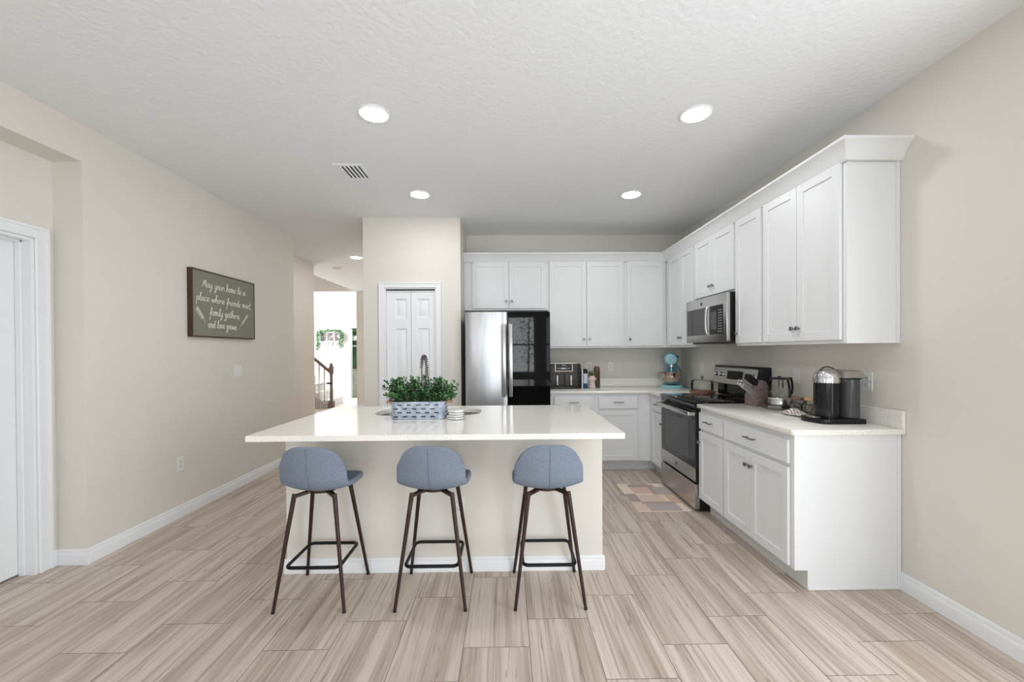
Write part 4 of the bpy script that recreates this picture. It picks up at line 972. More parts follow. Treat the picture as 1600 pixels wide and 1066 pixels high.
G = {
 'a': ([[(.75,.8),(.5,1),(.15,.8),(.1,.3),(.35,0),(.65,.25),(.78,.95),(.75,.3),(.95,0),(1.1,.15)]], 1.05),
 'e': ([[(0,.3),(.35,.45),(.68,.75),(.5,1),(.2,.8),(.15,.3),(.45,0),(.85,.25)]], .85),
 'o': ([[(.5,1),(.15,.75),(.15,.25),(.5,0),(.8,.3),(.75,.8),(.5,1),(.7,.85),(1.0,.85)]], 1.0),
 'y': ([[(0,.9),(.15,.3),(.4,.05),(.65,.3),(.75,1)],[(.75,1),(.7,0),(.55,-.9),(.25,-1),(.2,-.7),(.6,-.2),(1,.15)]], .98),
 'u': ([[(0,.9),(.1,.25),(.35,0),(.65,.3),(.75,1),(.75,.2),(1,.05)]], .98),
 'r': ([[(0,.2),(.25,1),(.3,.75),(.65,.9),(.7,.3),(.9,.05)]], .85),
 'h': ([[(0,.1),(.35,1.2),(.45,1.95),(.2,1.9),(.2,0)],[(.2,.3),(.45,.95),(.7,.8),(.7,.1),(.95,.1)]], .93),
 'm': ([[(0,.8),(.15,1),(.2,0)],[(.2,.5),(.45,1),(.55,.7),(.55,0)],[(.55,.5),(.8,1),(.95,.7),(.95,.1),(1.2,.1)]], 1.2),
 'n': ([[(0,.8),(.15,1),(.2,0)],[(.2,.5),(.5,1),(.65,.7),(.65,.1),(.9,.1)]], .92),
 'b': ([[(0,.1),(.4,1.3),(.4,1.95),(.2,1.9),(.2,.2),(.45,0),(.75,.35),(.6,.9),(.8,.85)]], .85),
 'p': ([[(.1,1),(.15,-1)],[(.15,.6),(.4,1),(.75,.7),(.6,.1),(.2,.1)]], .85),
 'l': ([[(0,.2),(.4,1.3),(.4,1.95),(.2,1.8),(.2,.2),(.45,0),(.6,.15)]], .58),
 'c': ([[(.7,.8),(.4,1),(.1,.6),(.2,.1),(.5,0),(.8,.25)]], .8),
 'w': ([[(0,.95),(.15,.1),(.4,.2),(.5,.8),(.6,.1),(.85,.2),(.95,.9),(1.15,.85)]], 1.15),
 'f': ([[(.0,.2),(.5,1.4),(.5,1.95),(.3,1.7),(.25,-.9),(.05,-1)],[(0,.75),(.6,.8)]], .62),
 'i': ([[(.05,.9),(.15,.15),(.4,.05)],[(.15,1.35),(.18,1.45)]], .45),
 'd': ([[(.7,.8),(.4,1),(.1,.5),(.3,0),(.6,.3),(.8,1.9)],[(.8,1.9),(.72,.2),(1,.1)]], 1.0),
 's': ([[(0,.1),(.45,1),(.5,.5),(.35,0),(.05,.1)],[(.45,.1),(.7,.2)]], .72),
 't': ([[(.25,1.7),(.25,.2),(.5,.05)],[(0,1.15),(.6,1.2)]], .62),
 'g': ([[(.7,.8),(.4,1),(.1,.6),(.3,.1),(.65,.4),(.75,1)],[(.75,1),(.65,-.6),(.35,-1),(.1,-.8),(.5,-.3),(1,.1)]], .98),
 'v': ([[(0,.95),(.25,.05),(.6,.95),(.9,.9)]], .85),
 'M': ([[(0,0),(.3,1.7),(.55,.5),(.85,1.8),(1.05,.1),(1.25,.1)]], 1.35),
 ',': ([[(.1,.15),(.05,-.3)]], .4), '.': ([[(.1,.0),(.14,.08)]], .4), ' ': ([], .75)}
def write(text, y0, y1, z0, z1, xh):
    lt = MB()
    adv = sum(G[c][1] for c in text); k = (y1 - y0) / adv; pen = 0
    for c in text:
        for st_ in G[c][0]:
            pts = []
            for x, y in st_:
                u = pen + x + 0.18*y; yy = y0 + u*k; zb = z0 + (z1 - z0)*(u/adv); pts.append(Vector((SXF + 0.0008, yy, zb + y*xh)))
            lt.tube(catmull(pts, 4), 0.0028, 5)
        pen += G[c][1]
    lt.build('lettering', M['chalk'], sg)
write('May your home be a', 3.662, 4.250, 1.958, 1.952, 0.036)
write('place where friends meet,', 3.585, 4.345, 1.832, 1.822, 0.036)
write('family gathers,', 3.745, 4.165, 1.712, 1.704, 0.036)
write('and love grows.', 3.722, 4.120, 1.598, 1.594, 0.036)
for (ya, za), (yb, zb), s_ in (((3.690, 1.640), (3.590, 1.757), 0.026), ((4.170, 1.632), (4.285, 1.752), 0.018)):
    lt = MB(); a, b = Vector((SXF + 0.0008, ya, za)), Vector((SXF + 0.0008, yb, zb)); lt.tube([a, a.lerp(b, 0.5) + Vector((0, 0.004, 0.008)), b], 0.002, 5)
    d = (b - a).normalized(); nrm = Vector((0, -d.z, d.y))
    for i in range(7):
        p = a.lerp(b, 0.28 + 0.11*i)
        for sg_ in (-1, 1):
            q_ = p + (d*0.8 + nrm*sg_).normalized() * s_
            lt.tube([p, p.lerp(q_, 0.5), q_], [0.001, 0.0055, 0.001], 5)
    lt.build('painted_sprig', M['chalk'], sg)

# ---------------------------------------------------------------- things on the back worktop
# air fryer
ax0, ax1, ay0, ay1 = 0.505, 0.862, 4.870, 5.185
af = thing('air_fryer', (0.68, 5.02, CT), 'charcoal two-drawer air fryer beside the refrigerator', 'air fryer')
MB().box(ax0, ax1, ay0 + 0.012, ay1, CT + 0.028, CT + 0.300, 0.022, 3).build('housing', M['fryer'], af)
MB().box(ax0 - 0.004, ax1 + 0.010, ay0 + 0.004, ay1, CT, CT + 0.030, 0.008, 2).build('base', M['fryer_dark'], af)
MB().box(ax1 - 0.004, ax1 + 0.030, ay0 + 0.05, ay1 - 0.01, CT + 0.005, CT + 0.295, 0.014, 2).build('side_panel', M['fryer_dark'], af)
MB().box(ax0 + 0.01, ax1 - 0.01, ay0 + 0.03, ay1 - 0.02, CT + 0.296, CT + 0.309, 0.005, 2).build('top_cover', M['handle_bright'], af)
pf = MB(); y = ay0 + 0.010
pf.box(0.572, 0.582, y - 0.004, y + 0.01, CT + 0.215, CT + 0.296); pf.box(0.776, 0.786, y - 0.004, y + 0.01, CT + 0.215, CT + 0.296); pf.box(0.572, 0.786, y - 0.004, y + 0.01, CT + 0.207, CT + 0.215)
pf.build('panel_frame', M['fryer_trim'], af)
pn = MB().box(0.582, 0.776, y - 0.002, y + 0.01, CT + 0.215, CT + 0.296).build('control_panel', M['fryer_dark'], af)
MB().box(0.648, 0.706, y - 0.0032, y - 0.0015, CT + 0.236, CT + 0.249).build('display', M['text_white'], pn)
tx = bpy.data.curves.new('panel_text', 'FONT'); tx.body = 'NINJA'; tx.size = 0.017; tx.align_x = 'CENTER'; tx.extrude = 0.0004
to = bpy.data.objects.new('panel_text', tx); C.objects.link(to); dg = bpy.context.evaluated_depsgraph_get(); me = bpy.data.meshes.new_from_object(to.evaluated_get(dg)); bpy.data.objects.remove(to)
to = bpy.data.objects.new('panel_text', me); C.objects.link(to); me.materials.append(M['text_white']); to.parent = pn
to.location = Vector((0.679, y - 0.003, CT + 0.276)) - Vector((0.68, 5.02, CT)); to.rotation_euler = (PI/2, 0, 0)
mb = MB()
for x in (0.612, 0.630, 0.724, 0.742): mb.box(x - 0.006, x + 0.006, y - 0.0032, y - 0.0015, CT + 0.240, CT + 0.246)
mb.build('buttons', M['silver'], pn)
for x0, x1, hx in ((ax0 + 0.006, 0.682, 0.598), (0.686, ax1 - 0.012, 0.762)):
    d = MB().box(x0, x1, ay0 + 0.002, ay0 + 0.03, CT + 0.030, CT + 0.182, 0.006, 2).build('drawer', M['fryer'], af)
    MB().box(hx - 0.016, hx + 0.016, ay0 - 0.003, ay0 + 0.004, CT + 0.04, CT + 0.170, 0.003).build('handle_recess', M['fryer_dark'], d)
    MB().box(hx - 0.009, hx + 0.009, ay0 - 0.022, ay0 - 0.004, CT + 0.044, CT + 0.164, 0.005, 2).build('handle', M['handle_bright'], d)
tag(MB().box(0.8965, 0.9095, 4.895, 5.12, CT, CT + 0.235, 0.003).build('cutting_board', M['white']), 'slim white board standing upright against the air fryer', 'board')
sc = thing('spray_can', (0.946, 4.93, CT), 'slim blue and white can with a black cap by the air fryer', 'spray can')
MB().lathe([(0, 0), (0.024, 0), (0.026, 0.003), (0.026, 0.06), (0.024, 0.06)], (0.946, 4.93, CT), 24).build('blue_band', M['blue'], sc)
MB().lathe([(0.0255, 0.0), (0.0255, 0.115), (0.022, 0.124)], (0.946, 4.93, CT + 0.058), 24).build('can_body', M['label_white'], sc)
MB().lathe([(0.024, 0), (0.024, 0.045), (0.019, 0.055), (0, 0.056)], (0.946, 4.93, CT + 0.178), 24).build('cap', M['black'], sc)
pp = thing('potted_plant', (1.034, 4.96, CT), 'tiny plant in a blush figurine pot between the can and the olive bottle', 'potted plant')
MB().lathe([(0, 0), (0.036, 0), (0.040, 0.012), (0.037, 0.05), (0.032, 0.075), (0.038, 0.082), (0.043, 0.10), (0.042, 0.128), (0.034, 0.148), (0.028, 0.146), (0.026, 0.13), (0, 0.128)], (1.034, 4.96, CT), 26).build('pot', M['pink'], pp)
mb = MB()
for s_ in (-1, 1):
    mb.lathe([(0, -0.012), (0.010, -0.008), (0.012, 0), (0.010, 0.008), (0, 0.012)], (1.030 + s_*0.041, 4.945, CT + 0.112), 10)
    mb.lathe([(0, -0.014), (0.012, -0.009), (0.014, 0), (0.012, 0.009), (0, 0.014)], (1.030 + s_*0.028, 4.928, CT + 0.016), 10)
mb.build('pot_ornament', M['pink'], pp)
mb = MB(); r2 = random.Random(5)
for i in range(26):
    a = r2.uniform(0, 2*PI); d = Vector((math.cos(a), math.sin(a), r2.uniform(0.8, 2.4)))
    leaf_on(mb, Vector((1.030 + 0.012*math.cos(a), 4.96 + 0.012*math.sin(a), CT + 0.13)), d, Vector((0, 0, 1)), r2.uniform(0.06, 0.10), 0.009)
mb.build('leaves', M['leaf3'], pp, smooth=False)
ob = thing('bottle', (1.108, 5.03, CT), 'olive insulated bottle with a brown lid on the back worktop', 'bottle')
MB().lathe([(0, 0), (0.034, 0), (0.037, 0.004), (0.037, 0.195), (0.034, 0.205)], (1.108, 5.03, CT), 28).build('body', M['olive'], ob)
MB().lathe([(0.0365, 0.0), (0.037, 0.012), (0.034, 0.02), (0.033, 0.040), (0.024, 0.056), (0, 0.060)], (1.108, 5.03, CT + 0.204), 28).build('lid', M['bronze_cap'], ob)

# stand mixer
mxc = Vector((2.012, 4.975, CT)); Rm = Matrix.Translation(mxc) @ Matrix.Rotation(math.radians(-24), 4, 'Z')     # local -y faces the room
mx = thing('stand_mixer', mxc, 'aqua stand mixer with a steel bowl in the worktop corner', 'stand mixer')
def mixp(mb, name, m_, par=None): return mb.xform(Rm).build(name, m_, par or mx)
mb = MB(); pts = [(x, y) for x, y in rrect(-0.125, 0.125, -0.175, 0.165, 0.11, 8)]
rings = []
for g, z in ((0, 0), (0.004, 0.008), (0.002, 0.022), (-0.01, 0.030), (-0.03, 0.033)): rings.append([mb.bm.verts.new((x*(1+g*6), y*(1+g*5), z)) for x, y in pts])
mb.loft(rings); mixp(mb, 'base', M['aqua'])
mb = MB(); rings = []
for z, hw, y0, y1 in ((0.03, 0.105, 0.04, 0.155), (0.08, 0.085, 0.05, 0.150), (0.16, 0.07, 0.045, 0.140), (0.24, 0.066, 0.02, 0.138), (0.29, 0.070, 0.0, 0.14)):
    rings.append([mb.bm.verts.new((x, y, z)) for x, y in rrect(-hw, hw, y0, y1, 0.03, 5)])
mb.loft(rings); mixp(mb, 'column', M['aqua_dark'])
mb = MB(); rings = []
for y, rx, rz, zc in ((0.165, 0.02, 0.03, 0.345), (0.155, 0.055, 0.055, 0.345), (0.11, 0.076, 0.070, 0.348), (0.03, 0.083, 0.074, 0.35), (-0.06, 0.082, 0.073, 0.35), (-0.12, 0.076, 0.070, 0.347), (-0.15, 0.062, 0.06, 0.344), (-0.165, 0.03, 0.03, 0.343)):
    rings.append([mb.bm.verts.new((rx*math.cos(2*PI*k/28), y, zc + rz*math.sin(2*PI*k/28))) for k in range(28)])
mb.loft(rings); hd = mixp(mb, 'head', M['aqua'])
ringb = [(0.0835*math.cos(a)*1.0, -0.005 + 0.152*math.sin(a), 0.334) for a in [2*PI*k/48 for k in range(48)]]
mb = MB().tube(ringb, 0.0055, 8, closed=True); mixp(mb, 'trim_band', M['steel_dark'], hd)
mixp(MB().lathe([(0, -0.176), (0.014, -0.176), (0.018, -0.171), (0.018, -0.15)], (0, 0, 0.356), 22, axis='y'), 'hub_cap', M['nickel'], hd)
mixp(MB().cyl((0.058, -0.118, 0.372), (0.082, -0.13, 0.374), 0.010, 12), 'hub_screw', M['black'], hd)
mixp(MB().cyl((0, -0.075, 0.285), (0, -0.075, 0.255), 0.034, 20).cyl((0, -0.075, 0.255), (0, -0.075, 0.12), 0.008, 12), 'beater_shaft', M['nickel_bright'], hd)
bw = mixp(MB().lathe([(0, 0.038), (0.05, 0.040), (0.07, 0.052), (0.095, 0.085), (0.108, 0.13), (0.111, 0.185), (0.115, 0.188), (0.113, 0.190), (0.107, 0.187), (0.104, 0.13), (0.09, 0.088), (0.06, 0.056), (0, 0.05)], (0, -0.065, 0), 40), 'bowl', M['bronze'])
mb = MB().tube(catmull([(-0.108, -0.075, 0.175), (-0.15, -0.085, 0.178), (-0.158, -0.088, 0.13), (-0.13, -0.08, 0.095), (-0.098, -0.07, 0.10)], 5), 0.006, 8); mixp(mb, 'bowl_handle', M['bronze'], bw)
mb = MB().tube(catmull([(0.074, 0.10, 0.25), (0.095, 0.11, 0.20), (0.10, 0.10, 0.14), (0.098, 0.08, 0.12)], 5), 0.005, 8); mixp(mb, 'lift_lever', M['black'])
mixp(MB().lathe([(0, -0.013), (0.010, -0.009), (0.013, 0), (0.010, 0.009), (0, 0.013)], (0.098, 0.075, 0.112), 14), 'lever_knob', M['chrome'])

# cake stand
kc = (2.078, 4.335)
cs = thing('cake_stand', (*kc, CT), 'glass cake dome on a round reddish wood board beside the range', 'cake stand')
MB().lathe([(0, 0), (0.118, 0), (0.126, 0.006), (0.126, 0.016), (0.120, 0.020), (0, 0.020)], (*kc, CT), 44).build('board', M['wood_red'], cs)
dm = MB().lathe([(0.110, 0.0), (0.112, 0.01), (0.112, 0.085), (0.106, 0.104), (0.085, 0.114), (0.03, 0.118), (0, 0.1185)], (*kc, CT + 0.021), 44).build('glass_dome', M['glass'], cs)
MB().lathe([(0.008, 0), (0.008, 0.010), (0.017, 0.018), (0.018, 0.028), (0.010, 0.038), (0, 0.039)], (*kc, CT + 0.139), 18).build('dome_knob', M['nickel'], dm)

# ---------------------------------------------------------------- things on the near worktop
# knife block
kb0 = thing('knife_block', (2.05, 3.30, CT), 'angled dark wood knife block beside the range', 'knife block')
KY0, KY1 = 3.235, 3.345
pr = [(1.955, CT), (1.955, CT + 0.085), (2.055, CT + 0.205), (2.085, CT + 0.195), (2.165, CT + 0.03), (2.165, CT)]
MB().prism([(x, KY0 + 0.03, z) for x, z in pr], (0, KY1 - KY0 - 0.03, 0), 0.003).build('tall_block', M['wood_block'], kb0)
pr = [(1.953, CT), (1.953, CT + 0.080), (1.985, CT + 0.118), (2.06, CT + 0.03), (2.06, CT)]
MB().prism([(x, KY0, z) for x, z in pr], (0, 0.0295, 0), 0.003).build('front_block', M['wood_block'], kb0)
nrm = Vector((-0.120, 0, 0.100)).normalized(); alng = Vector((0.100, 0, 0.120)).normalized()
def knife(pos, L, m_, label, group, r=0.010):
    t = thing('kitchen_knife', pos, label, 'knife', group)
    a = Vector(pos); b = a + nrm * L; q_ = []
    side = Vector((0, 1, 0))
    mb = MB(); rings = []
    for u, w_, h in ((0, .75, .8), (.12, .9, 1), (.45, .8, 1.15), (.8, .95, 1.1), (.95, 1.0, 1.25), (1.0, .6, .9)):
        c = a + nrm*(L*u) + alng*(-0.012*max(0, u - .55)*(L/0.12)); ring = []
        for k in range(10):
            th = 2*PI*k/10; ring.append(mb.bm.verts.new(c + side*(r*0.62*w_*math.cos(th)) + alng*(r*h*math.sin(th))))
        rings.append(ring)
    mb.loft(rings).build('handle', m_, t)
    mb = MB().box(-0.0012, 0.0012, -r*0.9, r*0.9, -0.03, 0.0)
    rot = Matrix((( 0, alng.x, nrm.x, 0), (1, alng.y, nrm.y, 0), (0, alng.z, nrm.z, 0), (0, 0, 0, 1)))
    mb.xform(Matrix.Translation(a) @ rot); mb.build('blade', M['steel'], t)
base = Vector((1.955, 0, CT + 0.085))
for i in range(4):
    p = Vector((1.953, 0, CT + 0.080)) + alng*(0.012 + 0.0) + Vector((0, KY0 + 0.004 + i*0.0072, 0)) + alng*(i*0.011)
    knife(tuple(p + nrm*0.002), 0.105, M['nickel_bright'], 'steel steak knife in the low front row of the knife block', 'steak knives in the block', 0.0056)
for i in range(4):
    p = base + alng*(0.030 + (i % 2)*0.03) + Vector((0, KY0 + 0.042 + i*0.019, 0))
    knife(tuple(p + nrm*0.002), 0.118, M['nickel_bright'], 'steel-handled knife in the middle row of the knife block', 'steel-handled knives in the block', 0.0085)
for i in range(4):
    p = base + alng*(0.105 + (i % 2)*0.026) + Vector((0, KY0 + 0.045 + i*0.019, 0))
    knife(tuple(p + nrm*0.002), 0.10, M['black_soft'], 'black-handled knife in the top row of the knife block', 'black-handled knives in the block', 0.012)

# glass kettle on its warming base
ec = (2.085, 3.105)
ek = thing('glass_kettle', (*ec, CT), 'glass electric kettle with a steel band on its warming base', 'kettle')
mb = MB(); pts = [(ec[0] + 0.128*math.cos(PI/8 + PI/4*i), ec[1] + 0.105*math.sin(PI/8 + PI/4*i)) for i in range(8)]
mb.prism([(x, y, CT) for x, y in pts], (0, 0, 0.030), 0.006); mb.build('warming_base', M['steel_dark'], ek)
MB().lathe([(0, 0), (0.074, 0), (0.080, 0.006), (0.080, 0.05), (0.076, 0.056), (0, 0.056)], (*ec, CT + 0.030), 40).build('steel_band', M['steel'], ek)
MB().lathe([(0.076, 0.0), (0.075, 0.02), (0.070, 0.09), (0.063, 0.128), (0.061, 0.138)], (*ec, CT + 0.0865), 40).build('glass_jug', M['glass'], ek)
MB().lathe([(0.063, 0), (0.064, 0.006), (0.05, 0.014), (0.012, 0.016), (0.012, 0.024), (0, 0.025)], (*ec, CT + 0.2245), 36).build('lid', M['black_soft'], ek)
MB().box(ec[0] + 0.055, ec[0] + 0.092, ec[1] - 0.016, ec[1] + 0.016, CT + 0.222, CT + 0.238, 0.005, 2).tube(catmull([(ec[0] + 0.085, ec[1], CT + 0.23), (ec[0] + 0.098, ec[1], CT + 0.20), (ec[0] + 0.098, ec[1], CT + 0.13), (ec[0] + 0.074, ec[1], CT + 0.085)], 5), 0.008, 8).build('handle', M['black_soft'], ek)
MB().lathe([(0.006, 0.0), (0.006, 0.07), (0.018, 0.072), (0.018, 0.13), (0, 0.131)], (ec[0] + 0.012, ec[1], CT + 0.088), 20).build('infuser', M['nickel'], ek)

# glass jars with wood lids and a crumpled striped cloth
def jar(x, y, r, h, label, lm):
    t = thing('glass_jar', (x, y, CT), label, 'jar')
    MB().lathe([(0, 0.0), (r*0.9, 0), (r, 0.012), (r, h*0.72), (r*0.86, h*0.92), (r*0.80, h)], (x, y, CT), 34).build('glass', M['glass'], t)
    MB().lathe([(0, 0.004), (r*0.86, 0.004), (r*0.94, 0.014), (r*0.94, h*0.62), (r*0.5, h*0.70), (0, h*0.68)], (x, y, CT), 26).build('contents', M['coffee_pods'], t)
    MB().lathe([(0, 0), (r*0.82, 0), (r*0.84, 0.004), (r*0.84, 0.014), (r*0.80, 0.018), (0, 0.018)], (x, y, CT + h), 30).build('lid', lm, t)
jar(2.105, 2.93, 0.052, 0.088, 'small glass jar with a dark wood lid beside the kettle', M['wood_red'])
jar(2.118, 2.775, 0.082, 0.098, 'round glass jar with a light wood lid half hidden by the coffee machine', M['wood_light'])
mb = MB(); nx_, ny_ = 26, 16; V = []
for i in range(nx_):
    row = []
    for j in range(ny_):
        u, v = i/(nx_-1), j/(ny_-1)
        x = 1.925 + 0.105*u; y = 2.69 + 0.19*v
        z = CT + 0.004 + 0.040*max(0, math.sin(PI*v))**0.8*max(0, math.sin(PI*min(1, u*1.15))) * (0.55 + 0.45*math.sin(13*v + 5*u) ) + 0.006*math.sin(20*u + 9*v)**2
        row.append(mb.bm.verts.new((x + 0.008*math.sin(9*v), y, z)))
    V.append(row)
for i in range(nx_-1):
    for j in range(ny_-1): mb.bm.faces.new((V[i][j], V[i+1][j], V[i+1][j+1], V[i][j+1]))
o = tag(mb.build('kitchen_cloth', M['cloth']), 'crumpled cream and brown striped cloth lying before the glass jars', 'cloth')
md = o.modifiers.new('thickness', 'SOLIDIFY'); md.thickness = 0.003; md.offset = 1

# coffee machine
mc = Vector((2.02, 2.50, CT))
cf = thing('coffee_machine', mc, 'black pod coffee machine with chrome dome and water tank', 'coffee machine')
mb = MB(); bpts = [(1.872, 2.585), (1.866, 2.545), (1.885, 2.455), (1.905, 2.428), (1.93, 2.420), (2.150, 2.420), (2.160, 2.432), (2.160, 2.60), (2.145, 2.615), (1.900, 2.615)]
mb.prism([(x, y, CT) for x, y in bpts], (0, 0, 0.030), 0.004); mb.build('drip_base', M['black_machine'], cf)
MB().lathe([(0, 0), (0.046, 0), (0.048, 0.002), (0.046, 0.004), (0, 0.004)], (1.912, 2.530, CT + 0.030), 28, sx=0.72).build('cup_plate', M['silver'], cf)
bc = (1.985, 2.515)
MB().lathe([(0, 0), (0.067, 0), (0.068, 0.004), (0.068, 0.215), (0, 0.215)], (*bc, CT + 0.030), 44).build('brew_body', M['black_machine'], cf)
MB().lathe([(0.070, 0.0), (0.0705, 0.020), (0.067, 0.045), (0.057, 0.066), (0.036, 0.081), (0, 0.086)], (*bc, CT + 0.2455), 44).build('chrome_dome', M['chrome'], cf)
hp = [(bc[0] - 0.078, bc[1] - 0.01, CT + 0.245)]
for i in range(1, 10):
    a = PI * i / 13; hp.append((bc[0] - 0.078*math.cos(a), bc[1] - 0.012 + 0.010*math.sin(a), CT + 0.250 + 0.092*math.sin(a)))
MB().tube(catmull(hp, 3), 0.005, 8).build('lever_arc', M['steel_dark'], cf)
tc_ = (2.107, 2.505)
tk = MB().lathe([(0, 0), (0.064, 0), (0.068, 0.004), (0.068, 0.235), (0, 0.235)], (*tc_, CT + 0.031), 44, sx=0.80, sy=1.0).build('water_tank', M['tank'], cf)
MB().lathe([(0, 0.0), (0.072, 0.0), (0.073, 0.006), (0.060, 0.008)], (*tc_, CT + 0.267), 44, sx=0.86, sy=1.0).build('tank_rim', M['black_soft'], tk)
mb = MB(); rings = []
for x, zt in ((2.035, 0.326), (2.075, 0.328), (2.130, 0.324), (2.155, 0.308), (2.172, 0.285)):
    rings.append([mb.bm.verts.new(p) for p in ((x, 2.440, CT + 0.276), (x, 2.440, CT + zt - 0.012), (x, 2.452, CT + zt), (x, 2.560, CT + zt), (x, 2.572, CT + zt - 0.012), (x, 2.572, CT + 0.276))])
mb.loft(rings); mb.build('tank_lid', M['silver'], cf)

# ---------------------------------------------------------------- hall and foyer
sr = thing('staircase', (-4.5, 10.6, 0), 'staircase climbing out of view behind its turned newel railing', 'staircase')
mb = MB(); rise, run = 0.185, 0.245; x0 = -4.42
for i in range(9): mb.box(x0 - run*(i+1), x0 - run*i, 10.16, 11.1, 0.004, rise*(i+1), 0.004)
mb.build('steps', M['foyer'], sr)
pts = [(x0, 10.15, 0.0), (x0, 10.15, 0.03), (x0 - 2.2, 10.15, 0.03 + 2.2*0.755), (x0 - 2.2, 10.15, 0.0)]
sp = MB().prism(pts, (0, 0.009, 0)).build('side_panel', M['wall'], sr)
mb = MB()
for i in range(14): mb.box(x0 - 0.035 - i*0.045, x0 - 0.025 - i*0.045, 10.143, 10.151, 0.004, 0.01 + (0.025 + i*0.045)*0.755)  # thin dark upright strips along the side panel
mb.build('dark_strips', M['rail_wood'], sp)
mb = MB().prism([(x0, 10.09, 0.03), (x0, 10.09, 0.075), (x0 - 2.2, 10.09, 0.075 + 2.2*0.755), (x0 - 2.2, 10.09, 0.03 + 2.2*0.755)], (0, 0.06, 0)); mb.build('bottom_rail', M['gate'], sr)
nw = (-4.328, 10.12)
mb = MB().box(nw[0] - 0.062, nw[0] + 0.062, nw[1] - 0.062, nw[1] + 0.062, 0.003, 0.165, 0.006)
mb.lathe([(0.055, 0.165), (0.036, 0.19), (0.036, 0.80), (0.042, 0.83), (0.060, 0.865), (0.064, 0.90), (0.064, 0.985), (0.052, 1.03), (0.035, 1.045), (0.036, 1.06), (0.042, 1.075), (0.038, 1.095), (0, 1.10)], (*nw, 0), 8); mb.build('newel_post', M['rail_wood'], sr)
mb = MB().prism([(-4.385, nw[1] - 0.03, 0.87), (-4.385, nw[1] - 0.03, 0.955), (-6.6, nw[1] - 0.03, 0.955 + 2.215*0.845), (-6.6, nw[1] - 0.03, 0.87 + 2.215*0.845)], (0, 0.06, 0), 0.01); mb.build('handrail', M['rail_wood'], sr)
for i in range(10):
    x = -4.50 - i*0.125; zt = 0.87 + (-4.385 - x)*0.845; zb = 0.06 + (x0 - x)*0.755
    MB().lathe([(0.013, zb), (0.016, zb + 0.10), (0.011, zb + 0.25), (0.017, zt - 0.30), (0.020, zt - 0.12), (0.016, zt - 0.04), (0.018, zt + 0.03)], (x, nw[1], 0), 10).build('baluster', M['gate'], sr)
sgt = thing('safety_gate', (-4.7, 10.04, 0), 'pale slim-barred safety gate strapped to the newel post', 'safety gate')
g = MB().tube([(-4.385, 10.04, 0.612), (-5.3, 10.04, 0.49)], 0.011, 8).tube([(-4.385, 10.04, 0.045), (-5.3, 10.04, 0.045)], 0.011, 8); g.build('rails', M['gate'], sgt)
for i in range(13):
    x = -4.40 - i*0.072; MB().cyl((x, 10.04, 0.0), (x, 10.04, 0.612 + (x + 4.385)*0.133), 0.0065, 8).build('bar', M['gate'], sgt)
MB().box(-4.40, -4.27, 10.02, 10.05, 0.59, 0.635, 0.004).build('strap', M['black'], sgt)
pl_ = bpy.data.lights.new('powder_room_fill', 'POINT'); pl_.energy = 45; pl_.shadow_soft_size = 0.12  # unseen point light added to brighten the green room
po_ = bpy.data.objects.new('powder_room_fill', pl_); C.objects.link(po_); po_.location = (-3.9, 12.85, 2.5)
# coat rack with garland on the foyer wall
rk = thing('coat_rack', (-5.2, BK, 1.83), 'white framed coat rack with hooks on the foyer wall', 'coat rack')
mb = MB(); rx0, rx1, rz0, rz1 = -5.53, -4.88, 1.70, 1.98
mb.box(rx0, rx1, BK - 0.012, BK - 0.001, rz0, rz1)
mb.build('back_board', M['trim'], rk)
mb = MB(); mb.box(rx0, rx1, BK - 0.10, BK - 0.012, rz1 - 0.03, rz1); mb.box(rx0, rx0 + 0.03, BK - 0.08, BK - 0.012, rz0, rz1 - 0.03); mb.box(rx1 - 0.03, rx1, BK - 0.08, BK - 0.012, rz0, rz1 - 0.03); mb.box(rx0, rx1, BK - 0.08, BK - 0.012, rz0 - 0.02, rz0)
for x in (-5.31, -5.10): mb.box(x - 0.012, x + 0.012, BK - 0.06, BK - 0.012, rz0, rz1 - 0.03)
mb.build('frame', M['trim'], rk)
for x, in ((-5.42,), (-5.20,), (-4.99,)):
    MB().box(x - 0.065, x + 0.065, BK - 0.03, BK - 0.012, rz0 + 0.02, rz1 - 0.05).build('picture', ramp_mat('photo_grey', [(0.35, rgb(96, 92, 96)), (0.6, rgb(206, 200, 204))], 14), rk)
for i in range(4):
    x = -5.40 + i*0.135; MB().tube([(x, BK - 0.07, rz0 - 0.02), (x, BK - 0.075, rz0 - 0.10), (x, BK - 0.11, rz0 - 0.12), (x, BK - 0.12, rz0 - 0.09)], 0.010, 6).build('hook', M['nickel'], rk)
gl = thing('leaf_garland', (-5.2, BK - 0.1, 1.98), 'green leafy garland draped over the foyer coat rack', 'garland')
path = catmull([(-5.55, BK - 0.12, 1.44), (-5.52, BK - 0.12, 1.62), (-5.53, BK - 0.12, 1.85), (-5.48, BK - 0.10, 1.99), (-5.2, BK - 0.07, 2.01), (-4.92, BK - 0.10, 2.0), (-4.84, BK - 0.12, 1.85), (-4.86, BK - 0.12, 1.7), (-4.86, BK - 0.12, 1.55)], 14)
mb = MB(); r3 = random.Random(9)
for i in range(1, len(path)):
    d = (path[i] - path[i-1]).normalized(); hang = abs(d.z) > 0.6
    for k in range(4):
        v = Vector((r3.uniform(-1, 1), r3.uniform(-1, -0.1), r3.uniform(-0.7, 0.5)))
        leaf_on(mb, path[i] + Vector((r3.uniform(-.02, .02), 0, r3.uniform(-.02, .02))), v + d*0.3, Vector((0, -1, .2)), r3.uniform(0.05, 0.085), r3.uniform(0.013, 0.02))
fo = mb.build('leaves', M['leaf2'], gl, smooth=False); MB().tube(path, 0.006, 5).build('vine', M['stem'], fo)
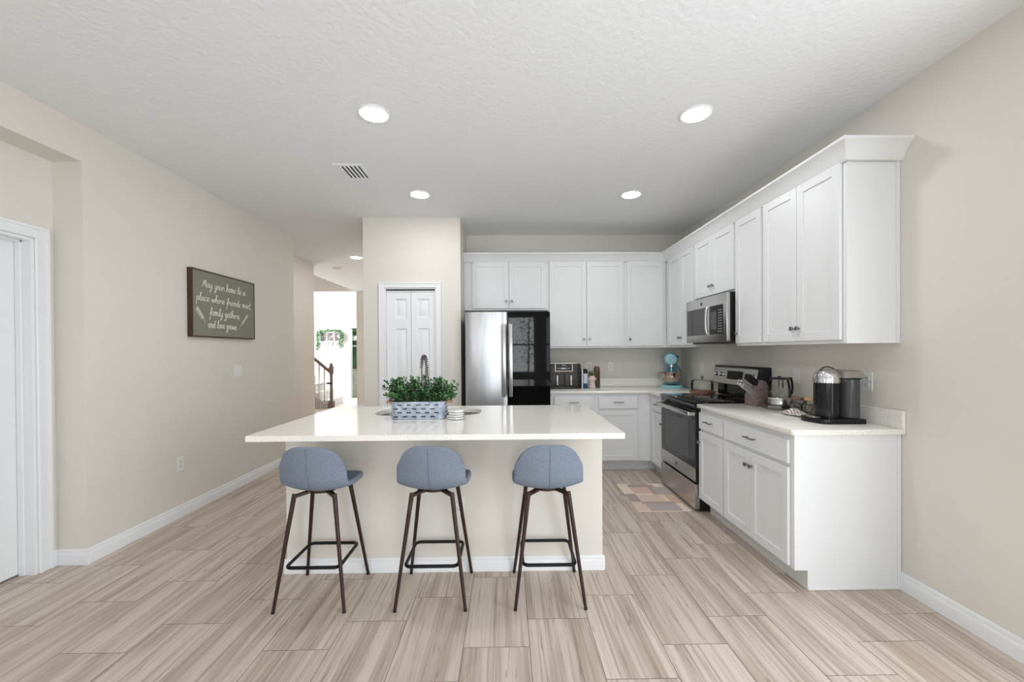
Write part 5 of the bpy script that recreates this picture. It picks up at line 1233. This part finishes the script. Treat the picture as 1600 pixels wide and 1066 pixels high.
# powder room beyond the cased doorway
kf = 13.4
for z, n_ in ((1.364 + (1.732 - 1.364)*1.09, 'upper'), (1.364 + (1.551 - 1.364)*1.09, 'lower')):
    tag(MB().box(-5.3, -4.3, kf - 0.18, kf, z - 0.022, z + 0.022, 0.003).build('floating_shelf', M['trim']), '%s white floating shelf on the green wall past the foyer doorway' % n_, 'shelf', 'white floating shelves')
zz = 1.364 + (1.732 - 1.364)*1.09 + 0.023
gp = thing('trailing_plant', (-4.93, kf - 0.09, zz), 'green plant in a white pot on the upper shelf past the foyer', 'potted plant')
MB().lathe([(0, 0), (0.06, 0), (0.075, 0.12), (0.068, 0.12), (0.06, 0.02), (0, 0.02)], (-4.93, kf - 0.09, zz), 20).build('pot', M['white_gloss'], gp)
mb = MB()
for i in range(90):
    a = r3.uniform(0, 2*PI); d = Vector((math.cos(a), math.sin(a)*0.5, r3.uniform(-0.3, 1.6))); leaf_on(mb, Vector((-4.93 + 0.05*math.cos(a), kf - 0.09 + 0.03*math.sin(a), zz + 0.12 + r3.uniform(0, .1))), d, Vector((0, -1, .4)), r3.uniform(0.07, 0.14), 0.02)
mb.build('leaves', M['leaf2'], gp, smooth=False)
zz = 1.364 + (1.551 - 1.364)*1.09 + 0.023
jr = thing('dark_bottle', (-4.99, kf - 0.09, zz), 'dark bottle on the lower shelf past the foyer', 'bottle')
MB().lathe([(0, 0), (0.04, 0), (0.042, 0.09), (0.02, 0.12), (0.018, 0.145), (0, 0.145)], (-4.99, kf - 0.09, zz), 18).build('glass_body', M['dark_thing'], jr)
MB().cyl((-4.99, kf - 0.09, zz + 0.144), (-4.99, kf - 0.09, zz + 0.16), 0.02, 14).build('stopper', M['black'], jr)
tl = thing('toilet', (-4.85, 13.1, 0), 'white toilet half hidden by the foyer doorway', 'toilet')
MB().box(-5.10, -4.60, kf - 0.20, kf - 0.01, 0.40, 0.80, 0.03, 3).box(-5.12, -4.58, kf - 0.21, kf - 0.01, 0.80, 0.83, 0.01).build('tank', M['white_gloss'], tl)
MB().lathe([(0, 0.0), (0.11, 0), (0.12, 0.05), (0.10, 0.15), (0.15, 0.30), (0.20, 0.38), (0.20, 0.41), (0, 0.42)], (-4.85, 12.98, 0), 28, sx=0.95, sy=1.15).build('bowl', M['white_gloss'], tl)
tr = tag(MB().box(-5.02, -4.66, kf - 0.19, kf - 0.05, 0.831, 0.885, 0.006).build('wooden_tray', M['wood_red']), 'dark wooden tray on top of the toilet tank', 'tray')
tb = thing('toilet_brush', (-5.02, 12.70, 0), 'dark brush leaning in its holder near the toilet', 'toilet brush')
MB().lathe([(0, 0.0), (0.055, 0), (0.06, 0.02), (0.05, 0.22), (0.03, 0.23), (0, 0.23)], (-5.02, 12.70, 0), 18).build('holder', M['dark_thing'], tb)
MB().cyl((-5.02, 12.70, 0.22), (-5.05, 12.70, 0.44), 0.012, 10).build('stick', M['dark_thing'], tb)
